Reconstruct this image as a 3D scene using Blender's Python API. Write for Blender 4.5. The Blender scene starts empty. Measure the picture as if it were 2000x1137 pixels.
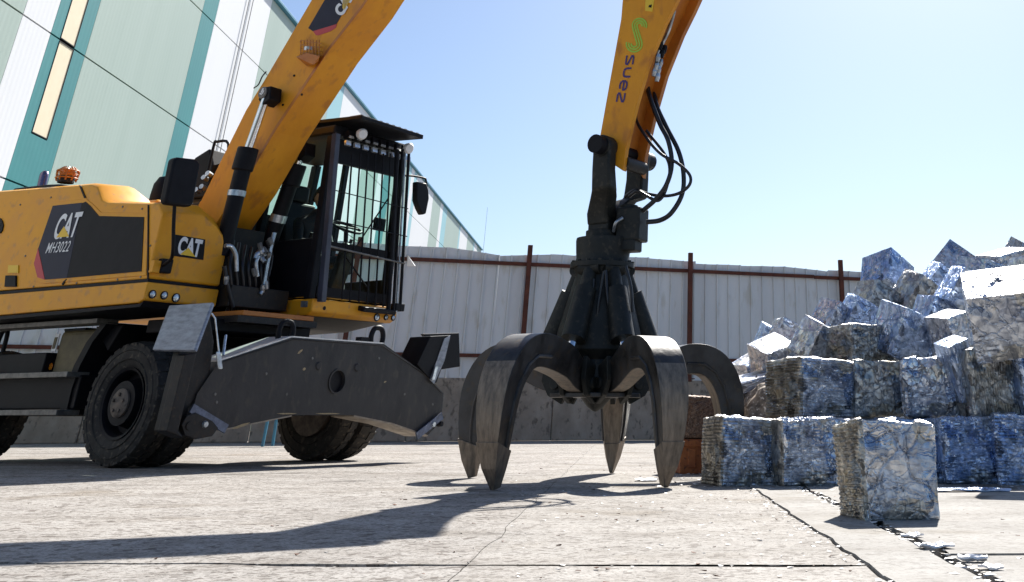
import bpy, bmesh, math, random
from mathutils import Vector, Matrix, Euler, noise
R = math.radians
rnd = random.Random(7)
S = bpy.context.scene
C = S.collection

# ---------------------------------------------------------------- camera
CAM_H = 0.40
F_PX, PPX, PPY = 2080.0, 1400.0, -317.0
TILT = math.atan((819 - PPY) / F_PX)
cd = bpy.data.cameras.new('camera'); cam = bpy.data.objects.new('camera', cd); C.objects.link(cam)
cam.location = (0, 0, CAM_H); cam.rotation_euler = (R(90) + TILT, 0, 0)
cd.sensor_width = 36; cd.lens = 36 * F_PX / 2000
cd.shift_x = (1000 - PPX) / 2000; cd.shift_y = -(568.5 - PPY) / 2000
cd.clip_start = 0.05; cd.clip_end = 5000
S.camera = cam

# ---------------------------------------------------------------- sky, sun, exposure
SUN_AZ, SUN_EL = R(13.7), R(42)
w = bpy.data.worlds.new("World"); S.world = w; w.use_nodes = True
nt = w.node_tree
sky = nt.nodes.new('ShaderNodeTexSky'); sky.sky_type = 'NISHITA'; sky.sun_disc = False
sky.sun_elevation = SUN_EL; sky.sun_rotation = SUN_AZ
sky.air_density = 1.0; sky.dust_density = 1.0; sky.ozone_density = 5.0; sky.altitude = 0
bg = nt.nodes['Background']; bg.inputs[1].default_value = 0.064
nt.links.new(sky.outputs[0], bg.inputs[0])
sl = bpy.data.lights.new('sun', 'SUN'); sl.energy = 5.0; sl.angle = R(0.5); sl.color = (1, .955, .88)
so = bpy.data.objects.new('sun', sl); C.objects.link(so)
sd = Vector((math.sin(SUN_AZ) * math.cos(SUN_EL), math.cos(SUN_AZ) * math.cos(SUN_EL), math.sin(SUN_EL)))
so.rotation_euler = sd.to_track_quat('Z', 'Y').to_euler(); so.location = (0, 0, 30)
S.view_settings.view_transform = 'Standard'; S.view_settings.look = 'None'
S.view_settings.gamma = 1; S.view_settings.use_curve_mapping = False
S.view_settings.exposure = 1.0

# ---------------------------------------------------------------- sight lines: a pixel of the photograph on a real plane
cT, sT = math.cos(TILT), math.sin(TILT)
def ray(x, y):
    u = (x - PPX) / F_PX; v = -(y - PPY) / F_PX
    return (u, cT - v * sT, sT + v * cT)
def atY(x, y, Y):
    r = ray(x, y); k = Y / r[1]; return Vector((r[0] * k, Y, CAM_H + r[2] * k))
def atZ(x, y, z=0.0):
    r = ray(x, y); k = (z - CAM_H) / r[2]; return Vector((r[0] * k, r[1] * k, z))
A = R(29); P0 = (-5.451, 11.0)                 # machine frame: u forward, v to its left, w up
FV = (math.cos(A), -math.sin(A)); LV = (math.sin(A), math.cos(A))
def _pl(x, y, p, n):
    r = ray(x, y); k = (p[0] * n[0] + p[1] * n[1]) / (r[0] * n[0] + r[1] * n[1])
    return (r[0] * k, r[1] * k, CAM_H + r[2] * k)
def _loc(p):
    dx, dy = p[0] - P0[0], p[1] - P0[1]
    return Vector((dx * FV[0] + dy * FV[1], dx * LV[0] + dy * LV[1], p[2]))
def V(x, y, v):
    return _loc(_pl(x, y, (P0[0] + v * LV[0], P0[1] + v * LV[1]), LV))
def U(x, y, u):
    return _loc(_pl(x, y, (P0[0] + u * FV[0], P0[1] + u * FV[1]), FV))

# ---------------------------------------------------------------- materials
def mat(name, c1, c2=None, rough=.5, metal=0., nscale=3., bump=0., bscale=30., spec=.5, rough2=None, c3=None, streak=None, coat=0.):
    m = bpy.data.materials.new(name); m.use_nodes = True; t = m.node_tree; N = t.nodes; L = t.links
    b = N['Principled BSDF']; b.inputs['Metallic'].default_value = metal; b.inputs['Roughness'].default_value = rough
    b.inputs['Specular IOR Level'].default_value = spec; b.inputs['Coat Weight'].default_value = coat
    if c2 is None: c2 = tuple(x * .8 for x in c1)
    tc = N.new('ShaderNodeTexCoord'); src = tc.outputs['Object']
    if streak:
        mp = N.new('ShaderNodeMapping'); mp.inputs['Scale'].default_value = streak; L.new(src, mp.inputs[0]); src2 = mp.outputs[0]
    else: src2 = src
    n = N.new('ShaderNodeTexNoise'); n.inputs['Scale'].default_value = nscale; n.inputs['Detail'].default_value = 8
    n.inputs['Roughness'].default_value = .65
    L.new(src2, n.inputs['Vector'])
    r = N.new('ShaderNodeValToRGB'); r.color_ramp.elements[0].position = .35; r.color_ramp.elements[1].position = .65
    r.color_ramp.elements[0].color = (*c2, 1); r.color_ramp.elements[1].color = (*c1, 1)
    L.new(n.outputs[0], r.inputs[0]); col = r.outputs[0]
    if c3:
        n3 = N.new('ShaderNodeTexNoise'); n3.inputs['Scale'].default_value = nscale * 4.3; n3.inputs['Detail'].default_value = 6
        L.new(src2, n3.inputs['Vector'])
        r3 = N.new('ShaderNodeValToRGB'); r3.color_ramp.elements[0].position = .56; r3.color_ramp.elements[1].position = .68
        mx = N.new('ShaderNodeMix'); mx.data_type = 'RGBA'; L.new(n3.outputs[0], r3.inputs[0]); L.new(r3.outputs[0], mx.inputs[0])
        L.new(col, mx.inputs[6]); mx.inputs[7].default_value = (*c3, 1); col = mx.outputs[2]
    L.new(col, b.inputs['Base Color'])
    if rough2 is not None:
        mr = N.new('ShaderNodeMapRange'); mr.inputs[3].default_value = rough; mr.inputs[4].default_value = rough2
        mr.inputs[1].default_value = .35; mr.inputs[2].default_value = .65
        L.new(n.outputs[0], mr.inputs[0]); L.new(mr.outputs[0], b.inputs['Roughness'])
    if bump:
        nb = N.new('ShaderNodeTexNoise'); nb.inputs['Scale'].default_value = bscale; nb.inputs['Detail'].default_value = 6
        L.new(src, nb.inputs['Vector'])
        bp = N.new('ShaderNodeBump'); bp.inputs['Strength'].default_value = bump; bp.inputs['Distance'].default_value = .01
        L.new(nb.outputs[0], bp.inputs['Height']); L.new(bp.outputs[0], b.inputs['Normal'])
    return m

YEL = mat('yellow_paint', (.82, .37, .018), (.74, .31, .013), .36, nscale=2.2, bump=.05, bscale=60, spec=.35, c3=(.60, .27, .05), rough2=.5)
YELB = mat('boom_yellow', (.80, .34, .017), (.66, .25, .012), .42, nscale=1.6, bump=.08, bscale=40, spec=.3, c3=(.56, .21, .025), rough2=.55, streak=(1, 1, .6))
ORG = mat('worn_orange_paint', (.56, .19, .02), (.40, .115, .012), .45, nscale=3, bump=.1)
BLK = mat('black_plastic', (.010, .010, .013), (.006, .006, .008), .5, nscale=6, bump=.05, spec=.16)
DRK = mat('dark_machine_metal', (.022, .019, .017), (.010, .009, .009), .55, nscale=5, bump=.2, c3=(.032, .022, .015), spec=.35)
BEAM = mat('worn_black_beam_paint', (.040, .037, .036), (.020, .019, .019), .52, nscale=3.5, bump=.15, c3=(.052, .045, .038), spec=.35, streak=(1, 1, .45))
DUSTY = mat('dusty_plate', (.42, .36, .28), (.20, .16, .12), .6, nscale=9, bump=.2)
GLINT = mat('pale_glint_top', (.80, .78, .74), (.6, .58, .55), .45, nscale=9, bump=.1, metal=.4)  # pale colour paints the sunlit glint on the beam's bare, dusty top
STEEL = mat('bare_steel_plate', (.34, .37, .42), (.16, .17, .2), .42, metal=.55, nscale=9, bump=.3, streak=(1, 1, 3), rough2=.6)
CHR = mat('chrome_rod', (.85, .87, .9), (.7, .72, .75), .12, metal=1., nscale=4)
GRAY = mat('grey_metal', (.22, .21, .19), (.10, .095, .09), .5, metal=.4, nscale=12, bump=.2)
SILV = mat('silver_fitting', (.6, .65, .7), (.3, .33, .36), .3, metal=.8, nscale=14)
RUB = mat('tyre_rubber', (.055, .050, .044), (.028, .025, .023), .8, nscale=5, bump=.4, bscale=30, spec=.25, c3=(.11, .092, .072), streak=(1, 1, 1))
RIM = mat('rim_dusty', (.20, .155, .12), (.05, .042, .035), .7, nscale=9, bump=.2)
HOSE = mat('rubber_hose', (.014, .014, .018), (.01, .01, .012), .38, nscale=6)
OLV = mat('olive_tank', (.16, .13, .06), (.09, .075, .04), .6, nscale=7, bump=.1)
WHT = mat('white_print', (.82, .83, .84), (.76, .77, .78), .45)
DECB = mat('blue_black_print', (.008, .013, .040), (.006, .009, .028), .35, spec=.2)
TRIY = mat('yellow_print', (.85, .55, .02), (.8, .5, .02), .4)
REDP = mat('red_print', (.55, .02, .035), (.45, .015, .03), .35)
PURP = mat('purple_print', (.055, .025, .16), (.045, .02, .13), .5)
GRN = mat('green_print', (.38, .62, .05), (.34, .56, .04), .5)
LENS = mat('lamp_glass', (.75, .78, .8), (.5, .52, .55), .12, metal=.6, nscale=20)
AMB = mat('amber_plastic', (.8, .27, .01), (.5, .14, .01), .25, nscale=14)
GRAP = mat('grapple_steel', (.085, .083, .083), (.032, .031, .031), .30, metal=.7, nscale=4, bump=.22, bscale=22, c3=(.085, .070, .055), rough2=.6)
GHUB = mat('grapple_hub_paint', (.020, .022, .020), (.010, .011, .010), .55, spec=.28, metal=.0, nscale=6, bump=.2, c3=(.040, .036, .028))
CLAWW = mat('worn_claw_face', (.27, .22, .17), (.10, .085, .07), .45, metal=.55, nscale=8, bump=.4, bscale=35, streak=(3, 3, .6), rough2=.6)
RUST = mat('rust_brown_steel', (.13, .035, .018), (.07, .02, .012), .8, nscale=7, bump=.2)
RUSTO = mat('rusty_orange_steel', (.50, .18, .06), (.30, .09, .035), .8, nscale=6, bump=.3, c3=(.12, .05, .03))
SHEET = mat('white_sheet_metal', (.70, .71, .715), (.62, .63, .64), .42, metal=.1, nscale=1.2, bump=.03, bscale=8, streak=(1, 1, .3), c3=(.56, .55, .52))
SHEETG = mat('grey_sheet_metal', (.34, .37, .38), (.27, .29, .30), .5, metal=.1, nscale=1.4, bump=.03, bscale=8)
CONC = mat('stained_concrete', (.42, .35, .28), (.28, .23, .18), .9, nscale=2.0, bump=.7, bscale=9, c3=(.17, .14, .11), streak=(1.2, 1.2, .9))
WALLM = {
 'w': mat('white_cladding', (.72, .735, .75), (.69, .705, .72), .5, nscale=.3, streak=(1, 1, .2)),
 'g': mat('pale_green_cladding', (.34, .43, .38), (.31, .40, .35), .5, nscale=.3, streak=(1, 3, .2)),
 't': mat('teal_cladding', (.018, .21, .215), (.015, .18, .19), .5, nscale=.3),
 'l': mat('light_blue_cladding', (.28, .52, .58), (.25, .48, .54), .5, nscale=.3)}
for m_ in WALLM.values():
    t_ = m_.node_tree; wv = t_.nodes.new('ShaderNodeTexWave'); wv.bands_direction = 'Y'; wv.inputs['Scale'].default_value = 1.6
    tc_ = t_.nodes.new('ShaderNodeTexCoord'); t_.links.new(tc_.outputs['Object'], wv.inputs['Vector'])
    b_ = t_.nodes.new('ShaderNodeBump'); b_.inputs['Strength'].default_value = .05; b_.inputs['Distance'].default_value = .03
    t_.links.new(wv.outputs[1], b_.inputs['Height']); t_.links.new(b_.outputs[0], t_.nodes['Principled BSDF'].inputs['Normal'])
CREAM = mat('cream_window_panel', (.80, .70, .50), (.76, .66, .46), .5)
SEAM = mat('dark_seam', (.03, .07, .08), (.02, .05, .06), .6)

def glass_mat(name, col, f=.25):
    m = bpy.data.materials.new(name); m.use_nodes = True; t = m.node_tree; N = t.nodes; L = t.links
    for n in list(N):
        if n.type == 'BSDF_PRINCIPLED': N.remove(n)
    out = N['Material Output'] if 'Material Output' in N else N.new('ShaderNodeOutputMaterial')
    tr = N.new('ShaderNodeBsdfTransparent'); tr.inputs[0].default_value = (*col, 1)
    gl = N.new('ShaderNodeBsdfGlossy'); gl.inputs['Roughness'].default_value = .03; gl.inputs[0].default_value = (.9, 1, .97, 1)
    fr = N.new('ShaderNodeLayerWeight'); fr.inputs[0].default_value = f
    mx = N.new('ShaderNodeMixShader'); L.new(fr.outputs[0], mx.inputs[0]); L.new(tr.outputs[0], mx.inputs[1]); L.new(gl.outputs[0], mx.inputs[2])
    L.new(mx.outputs[0], out.inputs[0]); return m
GLASS = glass_mat('cab_glass', (.86, .985, .95), .12)

def alu_mat(name, c1, c2, rough=.3, fold=None):
    m = bpy.data.materials.new(name); m.use_nodes = True; t = m.node_tree; N = t.nodes; L = t.links
    b = N['Principled BSDF']; b.inputs['Metallic'].default_value = .92
    tc = N.new('ShaderNodeTexCoord')
    v = N.new('ShaderNodeTexVoronoi'); v.inputs['Scale'].default_value = 5; v.feature = 'F1'
    n = N.new('ShaderNodeTexNoise'); n.inputs['Scale'].default_value = 6; n.inputs['Detail'].default_value = 8; n.inputs['Distortion'].default_value = 1.2
    L.new(tc.outputs['Object'], n.inputs['Vector'])
    mixv = N.new('ShaderNodeMix'); mixv.data_type = 'VECTOR'; mixv.inputs[0].default_value = .12
    L.new(tc.outputs['Object'], mixv.inputs[4]); L.new(n.outputs['Color'], mixv.inputs[5]); L.new(mixv.outputs[1], v.inputs['Vector'])
    r = N.new('ShaderNodeValToRGB'); e = r.color_ramp.elements
    e[0].position = .36; e[0].color = (*c2, 1); e[1].position = .62; e[1].color = (*c1, 1)
    L.new(n.outputs[0], r.inputs[0])
    hs = N.new('ShaderNodeSeparateColor'); L.new(v.outputs['Color'], hs.inputs[0])
    r2 = N.new('ShaderNodeValToRGB'); r2.color_ramp.interpolation = 'CONSTANT'; q = r2.color_ramp.elements
    q[0].color = (1, 1, 1, 1); q[1].position = .6; q[1].color = (.72, .74, .80, 1)
    for p_, c_ in ((.72, (.80, .74, .62)), (.83, (.50, .62, .80)), (.93, (.25, .24, .24))):  # tinted sheet bits; the darkest cells are painted in for black creases
        x = q.new(p_); x.color = (*c_, 1)
    L.new(hs.outputs[0], r2.inputs[0])
    mm = N.new('ShaderNodeMix'); mm.data_type = 'RGBA'; mm.blend_type = 'MULTIPLY'; mm.inputs[0].default_value = .8
    L.new(r.outputs[0], mm.inputs[6]); L.new(r2.outputs[0], mm.inputs[7]); L.new(mm.outputs[2], b.inputs['Base Color'])
    mr = N.new('ShaderNodeMapRange'); mr.inputs[3].default_value = rough - .08; mr.inputs[4].default_value = rough + .22
    L.new(hs.outputs[1], mr.inputs[0]); L.new(mr.outputs[0], b.inputs['Roughness'])
    # folded sheet facets: every cell leans its own way
    geo = N.new('ShaderNodeNewGeometry'); nrm = geo.outputs['Normal']
    for sc, k, stv, rot_ in (((2.4, .28, *fold), (6.5, .20, *fold), (17, .10, (1, 1, 1), (0, 0, 0))) if fold else ((2.2, .26, (1.1, .7, 1.7), (.5, .3, .6)), (6.0, .17, (1.9, 1, .6), (.2, .9, -.7)), (17, .10, (1, 1, 1), (0, 0, 0)))):
        mp = N.new('ShaderNodeMapping'); mp.inputs['Scale'].default_value = stv; mp.inputs['Rotation'].default_value = rot_
        L.new(mixv.outputs[1], mp.inputs[0]); vv = N.new('ShaderNodeTexVoronoi'); vv.inputs['Scale'].default_value = sc; L.new(mp.outputs[0], vv.inputs['Vector'])
        sb = N.new('ShaderNodeVectorMath'); sb.operation = 'SUBTRACT'; L.new(vv.outputs['Color'], sb.inputs[0]); sb.inputs[1].default_value = (.5, .5, .5)
        ml = N.new('ShaderNodeVectorMath'); ml.operation = 'SCALE'; ml.inputs['Scale'].default_value = k; L.new(sb.outputs[0], ml.inputs[0])
        ad = N.new('ShaderNodeVectorMath'); L.new(nrm, ad.inputs[0]); L.new(ml.outputs[0], ad.inputs[1]); nn_ = N.new('ShaderNodeVectorMath'); nn_.operation = 'NORMALIZE'
        L.new(ad.outputs[0], nn_.inputs[0]); nrm = nn_.outputs[0]
        if sc < 10:
            ve = N.new('ShaderNodeTexVoronoi'); ve.feature = 'DISTANCE_TO_EDGE'; ve.inputs['Scale'].default_value = sc; L.new(mp.outputs[0], ve.inputs['Vector'])
            mr_ = N.new('ShaderNodeMapRange'); mr_.inputs[2].default_value = .035; L.new(ve.outputs['Distance'], mr_.inputs[0])
            be = N.new('ShaderNodeBump'); be.inputs['Strength'].default_value = .35 if fold else .6; be.inputs['Distance'].default_value = .02; L.new(mr_.outputs[0], be.inputs['Height']); L.new(nrm, be.inputs['Normal']); nrm = be.outputs[0]
    n2 = N.new('ShaderNodeTexNoise'); n2.inputs['Scale'].default_value = 9; n2.inputs['Detail'].default_value = 7; n2.inputs['Distortion'].default_value = 2.
    L.new(tc.outputs['Object'], n2.inputs['Vector'])
    bp = N.new('ShaderNodeBump'); bp.inputs['Strength'].default_value = .16; bp.inputs['Distance'].default_value = .02
    L.new(n2.outputs[0], bp.inputs['Height']); L.new(nrm, bp.inputs['Normal']); L.new(bp.outputs[0], b.inputs['Normal'])
    return m
ALU = [alu_mat('crushed_aluminium', (.80, .82, .86), (.42, .44, .49), .28),
       alu_mat('crushed_aluminium_sky_tint', (.58, .68, .87), (.30, .38, .52), .28),  # blue sky reflection of the shaded bales, put into the base colour
       alu_mat('crushed_aluminium_dull', (.58, .58, .56), (.28, .27, .25), .38),
       alu_mat('crushed_aluminium_folds', (.74, .74, .75), (.40, .41, .44), .30, fold=((.38, 1., 2.6), (.1, .70, .0)))]
LAYER = alu_mat('layered_ends_ground_tint', (.56, .53, .47), (.24, .22, .19), .40, fold=((1., 1., 3.2), (0, 0, 0)))  # layered sheet ends; the beige also paints in the ground's reflection

def ground_mat(name, c1, c2, speck=.5, tint=(.5, .44, .36), scale=1.):
    m = bpy.data.materials.new(name); m.use_nodes = True; t = m.node_tree; N = t.nodes; L = t.links
    b = N['Principled BSDF']; b.inputs['Roughness'].default_value = .85; b.inputs['Specular IOR Level'].default_value = .3
    tc = N.new('ShaderNodeTexCoord'); P = tc.outputs['Object']
    def nz(s, d=6, r=.6):
        n = N.new('ShaderNodeTexNoise'); n.inputs['Scale'].default_value = s; n.inputs['Detail'].default_value = d; n.inputs['Roughness'].default_value = r
        L.new(P, n.inputs['Vector']); return n.outputs[0]
    def ramp(x, a, bb, ca, cb):
        r = N.new('ShaderNodeValToRGB'); r.color_ramp.elements[0].position = a; r.color_ramp.elements[1].position = bb
        r.color_ramp.elements[0].color = (*ca, 1); r.color_ramp.elements[1].color = (*cb, 1); L.new(x, r.inputs[0]); return r.outputs[0]
    def mul(a, b_, f=1.):
        x = N.new('ShaderNodeMix'); x.data_type = 'RGBA'; x.blend_type = 'MULTIPLY'; x.inputs[0].default_value = f
        L.new(a, x.inputs[6]); L.new(b_, x.inputs[7]); return x.outputs[2]
    base = ramp(nz(.45 * scale, 8), .32, .68, c2, c1)
    mid = ramp(nz(3.5, 8, .7), .3, .6, (.86, .84, .82), (1, 1, 1))
    pits = ramp(nz(19, 7, .8), .30, .40, (.45, .40, .36), (1, 1, 1)); g = nz(55, 5, .75); gr = ramp(g, .36, .50, (1 - speck, 1 - speck * 1.02, 1 - speck * 1.05), (1, 1, 1))
    vo = N.new('ShaderNodeTexVoronoi'); vo.inputs['Scale'].default_value = 34; L.new(P, vo.inputs['Vector'])
    stone = ramp(vo.outputs['Color'], .10, .40, (1 - speck * .80, 1 - speck * .85, 1 - speck * .88), (1, 1, 1)); stone = mul(stone, ramp(nz(2.3, 9, .8), .36, .52, (1 - speck * .42, 1 - speck * .45, 1 - speck * .48), (1, 1, 1)))
    mt = N.new('ShaderNodeMapping'); mt.inputs['Scale'].default_value = (.22, 1.6, 1); mt.inputs['Rotation'].default_value = (0, 0, -.35); L.new(P, mt.inputs[0]); tn = N.new('ShaderNodeTexNoise'); tn.inputs['Scale'].default_value = 1.3; tn.inputs['Detail'].default_value = 6; L.new(mt.outputs[0], tn.inputs['Vector'])
    trk = ramp(tn.outputs[0], .34, .48, (.80, .785, .77), (1, 1, 1)); ol = ramp(nz(.9, 5, .5), .30, .36, (.42, .40, .38), (1, 1, 1))
    st = mul(ramp(nz(1.1, 5), .56, .70, (1, 1, 1), (.74, .69, .62)), ramp(nz(.35, 9, .7), .30, .46, (.70, .68, .66), (1, 1, 1)))
    col = mul(mul(mul(mul(mul(base, mid), gr), stone), st), pits, min(1, speck * 1.3)); col = mul(mul(col, trk), ol)
    L.new(col, b.inputs['Base Color'])
    bp = N.new('ShaderNodeBump'); bp.inputs['Strength'].default_value = .5 * speck + .12; bp.inputs['Distance'].default_value = .008
    L.new(g, bp.inputs['Height'])
    bp2 = N.new('ShaderNodeBump'); bp2.inputs['Strength'].default_value = .25; bp2.inputs['Distance'].default_value = .03
    L.new(nz(4, 6), bp2.inputs['Height']); L.new(bp.outputs[0], bp2.inputs['Normal']); L.new(bp2.outputs[0], b.inputs['Normal'])
    return m
G_ROUGH = ground_mat('worn_aggregate_concrete', (.425, .40, .372), (.325, .305, .285), .80)
G_MID = ground_mat('yard_concrete', (.41, .387, .358), (.33, .31, .288), .66)
G_SMOOTH = ground_mat('smooth_concrete', (.365, .352, .33), (.30, .288, .27), .32)
G_DARK = ground_mat('joint_dirt', (.07, .055, .042), (.03, .025, .02), .6)

# ---------------------------------------------------------------- mesh helpers
class G:
    def __init__(s): s.v = []; s.f = []; s.m = []; s.mi = 0
    def add(s, vs, fs):
        o = len(s.v); s.v += [tuple(x) for x in vs]; s.f += [tuple(i + o for i in f) for f in fs]; s.m += [s.mi] * len(fs); return s
    def box(s, c, d, rot=None):
        vs = []
        for z in (-.5, .5):
            for y in (-.5, .5):
                for x in (-.5, .5): vs.append(Vector((x * d[0], y * d[1], z * d[2])))
        if rot: 
            M = Euler(rot).to_matrix(); vs = [M @ q for q in vs]
        return s.add([q + Vector(c) for q in vs], [(0, 2, 3, 1), (4, 5, 7, 6), (0, 1, 5, 4), (2, 6, 7, 3), (0, 4, 6, 2), (1, 3, 7, 5)])
    def prism(s, poly, ax, a, b):
        """poly of 2D points extruded along axis ax (0,1,2) from a to b; 2D coords are the other two axes in order"""
        def mk(p, t):
            q = [0, 0, 0]; o = [i for i in range(3) if i != ax]; q[o[0]] = p[0]; q[o[1]] = p[1]; q[ax] = t; return q
        n = len(poly); vs = [mk(p, a) for p in poly] + [mk(p, b) for p in poly]
        fs = [tuple(range(n)), tuple(range(2 * n - 1, n - 1, -1))]
        fs += [(i, i + n, (i + 1) % n + n, (i + 1) % n) for i in range(n)]
        return s.add(vs, fs)
    def tube(s, pts, r, n=8, r2=None, cap=True):
        pts = [Vector(p) for p in pts]; m = len(pts); o = len(s.v); vs = []; up = None
        for i, p in enumerate(pts):
            d = (pts[min(i + 1, m - 1)] - pts[max(i - 1, 0)]).normalized()
            if up is None: up = d.orthogonal().normalized()
            else: up = (up - d * up.dot(d)).normalized()
            sd_ = d.cross(up); rr = r if r2 is None else r + (r2 - r) * i / (m - 1)
            vs += [p + (up * math.cos(2 * math.pi * k / n) + sd_ * math.sin(2 * math.pi * k / n)) * rr for k in range(n)]
        fs = [(i * n + k, i * n + (k + 1) % n, (i + 1) * n + (k + 1) % n, (i + 1) * n + k) for i in range(m - 1) for k in range(n)]
        if cap: fs += [tuple(range(n - 1, -1, -1)), tuple((m - 1) * n + k for k in range(n))]
        return s.add(vs, fs)
    def lathe(s, prof, c, ax, n=24, closed=False):
        """prof: (radius, along) pairs; ax unit vector"""
        ax = Vector(ax).normalized(); up = ax.orthogonal().normalized(); sd_ = ax.cross(up); c = Vector(c); vs = []
        for (r, t) in prof:
            vs += [c + ax * t + (up * math.cos(2 * math.pi * k / n) + sd_ * math.sin(2 * math.pi * k / n)) * max(r, 1e-4) for k in range(n)]
        m = len(prof)
        fs = [(i * n + k, i * n + (k + 1) % n, ((i + 1) % m) * n + (k + 1) % n, ((i + 1) % m) * n + k) for i in range(m if closed else m - 1) for k in range(n)]
        return s.add(vs, fs)
    def hull(s, pts):
        bm = bmesh.new()
        for p in pts: bm.verts.new(p)
        bmesh.ops.convex_hull(bm, input=bm.verts); bm.verts.ensure_lookup_table(); bm.verts.index_update()
        vs = [v.co.copy() for v in bm.verts]; fs = [[q.index for q in f.verts] for f in bm.faces]; bm.free(); return s.add(vs, fs)
    def build(s, name, m, parent=None, bevel=0, smooth=None, label=None, fix=True, seg=2):
        me = bpy.data.meshes.new(name); me.from_pydata(s.v, [], s.f)
        for x in (m if isinstance(m, (list, tuple)) else [m]): me.materials.append(x)
        for i, p in enumerate(me.polygons): p.material_index = s.m[i]
        if fix:
            bm = bmesh.new(); bm.from_mesh(me); bmesh.ops.recalc_face_normals(bm, faces=bm.faces); bm.to_mesh(me); bm.free()
        o = bpy.data.objects.new(name, me); C.objects.link(o)
        if parent: o.parent = parent
        if smooth is not None:
            for p in me.polygons: p.use_smooth = True
            es = me.edges; 
            bm = bmesh.new(); bm.from_mesh(me)
            for e in bm.edges:
                if len(e.link_faces) == 2 and e.calc_face_angle(0) > R(smooth): e.smooth = False
            bm.to_mesh(me); bm.free()
        if bevel:
            b = o.modifiers.new('bevel', 'BEVEL'); b.width = bevel; b.segments = seg; b.limit_method = 'ANGLE'; b.angle_limit = R(35)
            b.harden_normals = False
        if label: o['label'] = label
        return o
def thing(name, label, cat, loc=(0, 0, 0), rz=0, group=None):
    o = bpy.data.objects.new(name, None); C.objects.link(o); o.location = loc; o.rotation_euler = (0, 0, rz); o.empty_display_size = .2
    o['label'] = label; o['category'] = cat
    if group: o['group'] = group
    return o
def tag(o, label, cat, group=None):
    o['label'] = label; o['category'] = cat
    if group: o['group'] = group
    return o
def struct(o, kind='structure'): o['kind'] = kind; return o
def curve(pts, n=8):
    """Catmull-Rom through pts"""
    P = [Vector(p) for p in pts]; P = [P[0] * 2 - P[1]] + P + [P[-1] * 2 - P[-2]]; out = []
    for i in range(1, len(P) - 2):
        a, b, c, d = P[i - 1:i + 3]
        for k in range(n):
            t = k / n; out.append(.5 * ((2 * b) + (c - a) * t + (2 * a - 5 * b + 4 * c - d) * t * t + (3 * b - a - 3 * c + d) * t ** 3))
    out.append(P[-2]); return out
def text(name, s, m, parent, origin, dx, dy, h, xs=1., offset=.0, shear=0., thick=.002, spacing=1.):
    cu = bpy.data.curves.new('t', 'FONT'); cu.body = s; cu.size = 1; cu.offset = offset; cu.shear = shear; cu.space_character = spacing; cu.extrude = .0
    ob = bpy.data.objects.new('t', cu); C.objects.link(ob); bpy.context.view_layer.update()
    me = bpy.data.meshes.new_from_object(ob.evaluated_get(bpy.context.evaluated_depsgraph_get()))
    bpy.data.objects.remove(ob); dx = Vector(dx).normalized(); dy = Vector(dy).normalized(); nn = dx.cross(dy)
    hh = h / .70
    for v in me.vertices:
        v.co = Vector(origin) + dx * v.co.x * hh * xs + dy * v.co.y * hh + nn * thick
    me.materials.clear(); me.materials.append(m); me.name = name
    o = bpy.data.objects.new(name, me); C.objects.link(o); o.parent = parent; return o
def ribbon(g, pts, w, org, dx, dy, n):
    """flat stroke of width w along 2D polyline, mitred, placed on a plane"""
    P = [Vector((p[0], p[1], 0)) for p in pts]; L_, R_ = [], []
    for i, p in enumerate(P):
        a = (P[i] - P[i - 1]).normalized() if i else (P[1] - P[0]).normalized()
        b = (P[i + 1] - P[i]).normalized() if i < len(P) - 1 else a
        t = (a + b).normalized(); nn = Vector((-t.y, t.x, 0)); k = 1 / max(.5, nn.dot(Vector((-b.y, b.x, 0))))
        L_.append(p + nn * w / 2 * k); R_.append(p - nn * w / 2 * k)
    f = lambda q: Vector(org) + Vector(dx) * q.x + Vector(dy) * q.y + Vector(n)
    vs = [f(q) for q in L_] + [f(q) for q in R_]; m = len(P)
    g.add(vs, [(i, i + 1, m + i + 1, m + i) for i in range(m - 1)])

# ================================================================ GROUND
def jag(p, q, n, amp, seed):
    p = Vector((*p, 0)); q = Vector((*q, 0)); d = q - p; nn = Vector((-d.y, d.x, 0)).normalized(); out = []
    for i in range(n + 1):
        t = i / n; a = amp * noise.noise(Vector((t * n * .35, seed, 0))) * 1.4 + amp * .5 * noise.noise(Vector((t * n * 1.1, seed + 9, 0)))
        out.append(p + d * t + nn * a * (0 if i in (0, n) else 1))
    return out
base = G().add([(-2000, -2000, -.045), (2000, -2000, -.045), (2000, 3000, -.045), (-2000, 3000, -.045)], [(0, 1, 2, 3)]).build('ground', G_DARK)
struct(base)
def px(x, y): q = atZ(x, y); return (q.x, q.y)
def ext(a, b, k): return (a[0] + (b[0] - a[0]) * k, a[1] + (b[1] - a[1]) * k)
J1a, J1b = px(1480, 960), px(1740, 1137)
J1n, J1f = ext(J1a, J1b, 3.0), ext(J1b, J1a, 5.5)
J2a, J2b = px(1640, 985), px(1960, 1137)
J2n, J2f = ext(J2a, J2b, 3.0), ext(J2b, J2a, 5.)
J3a, J3b = px(1150, 880), px(880, 1137)
J3m = px(912, 1103)
J4l, J4m = (-14, px(0, 1088)[1] + .25), J3m
J5 = px(1845, 1084)
def shift(pts, dx, dy=0): return [p + Vector((dx, dy, 0)) for p in pts]
def chip(pts, dy, amp, seed):                     # joint edge whose gap widens where the concrete has broken out
    out = []
    for i, p in enumerate(pts):
        a = max(0, noise.noise(Vector((p.x * 1.3, seed, 0))) - .12) * (1 + .5 * noise.noise(Vector((p.x * 14, seed, 4))))
        out.append(p + Vector((0, dy * (1 + 0) + (1 if dy > 0 else -1) * amp * a * min(1, i / 4, (len(pts) - 1 - i) / 4), 0)))
    return out
def on(a, b, y): t = (y - a[1]) / (b[1] - a[1]); return (a[0] + (b[0] - a[0]) * t, y)
yN = 1.2; yF = 24.
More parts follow.
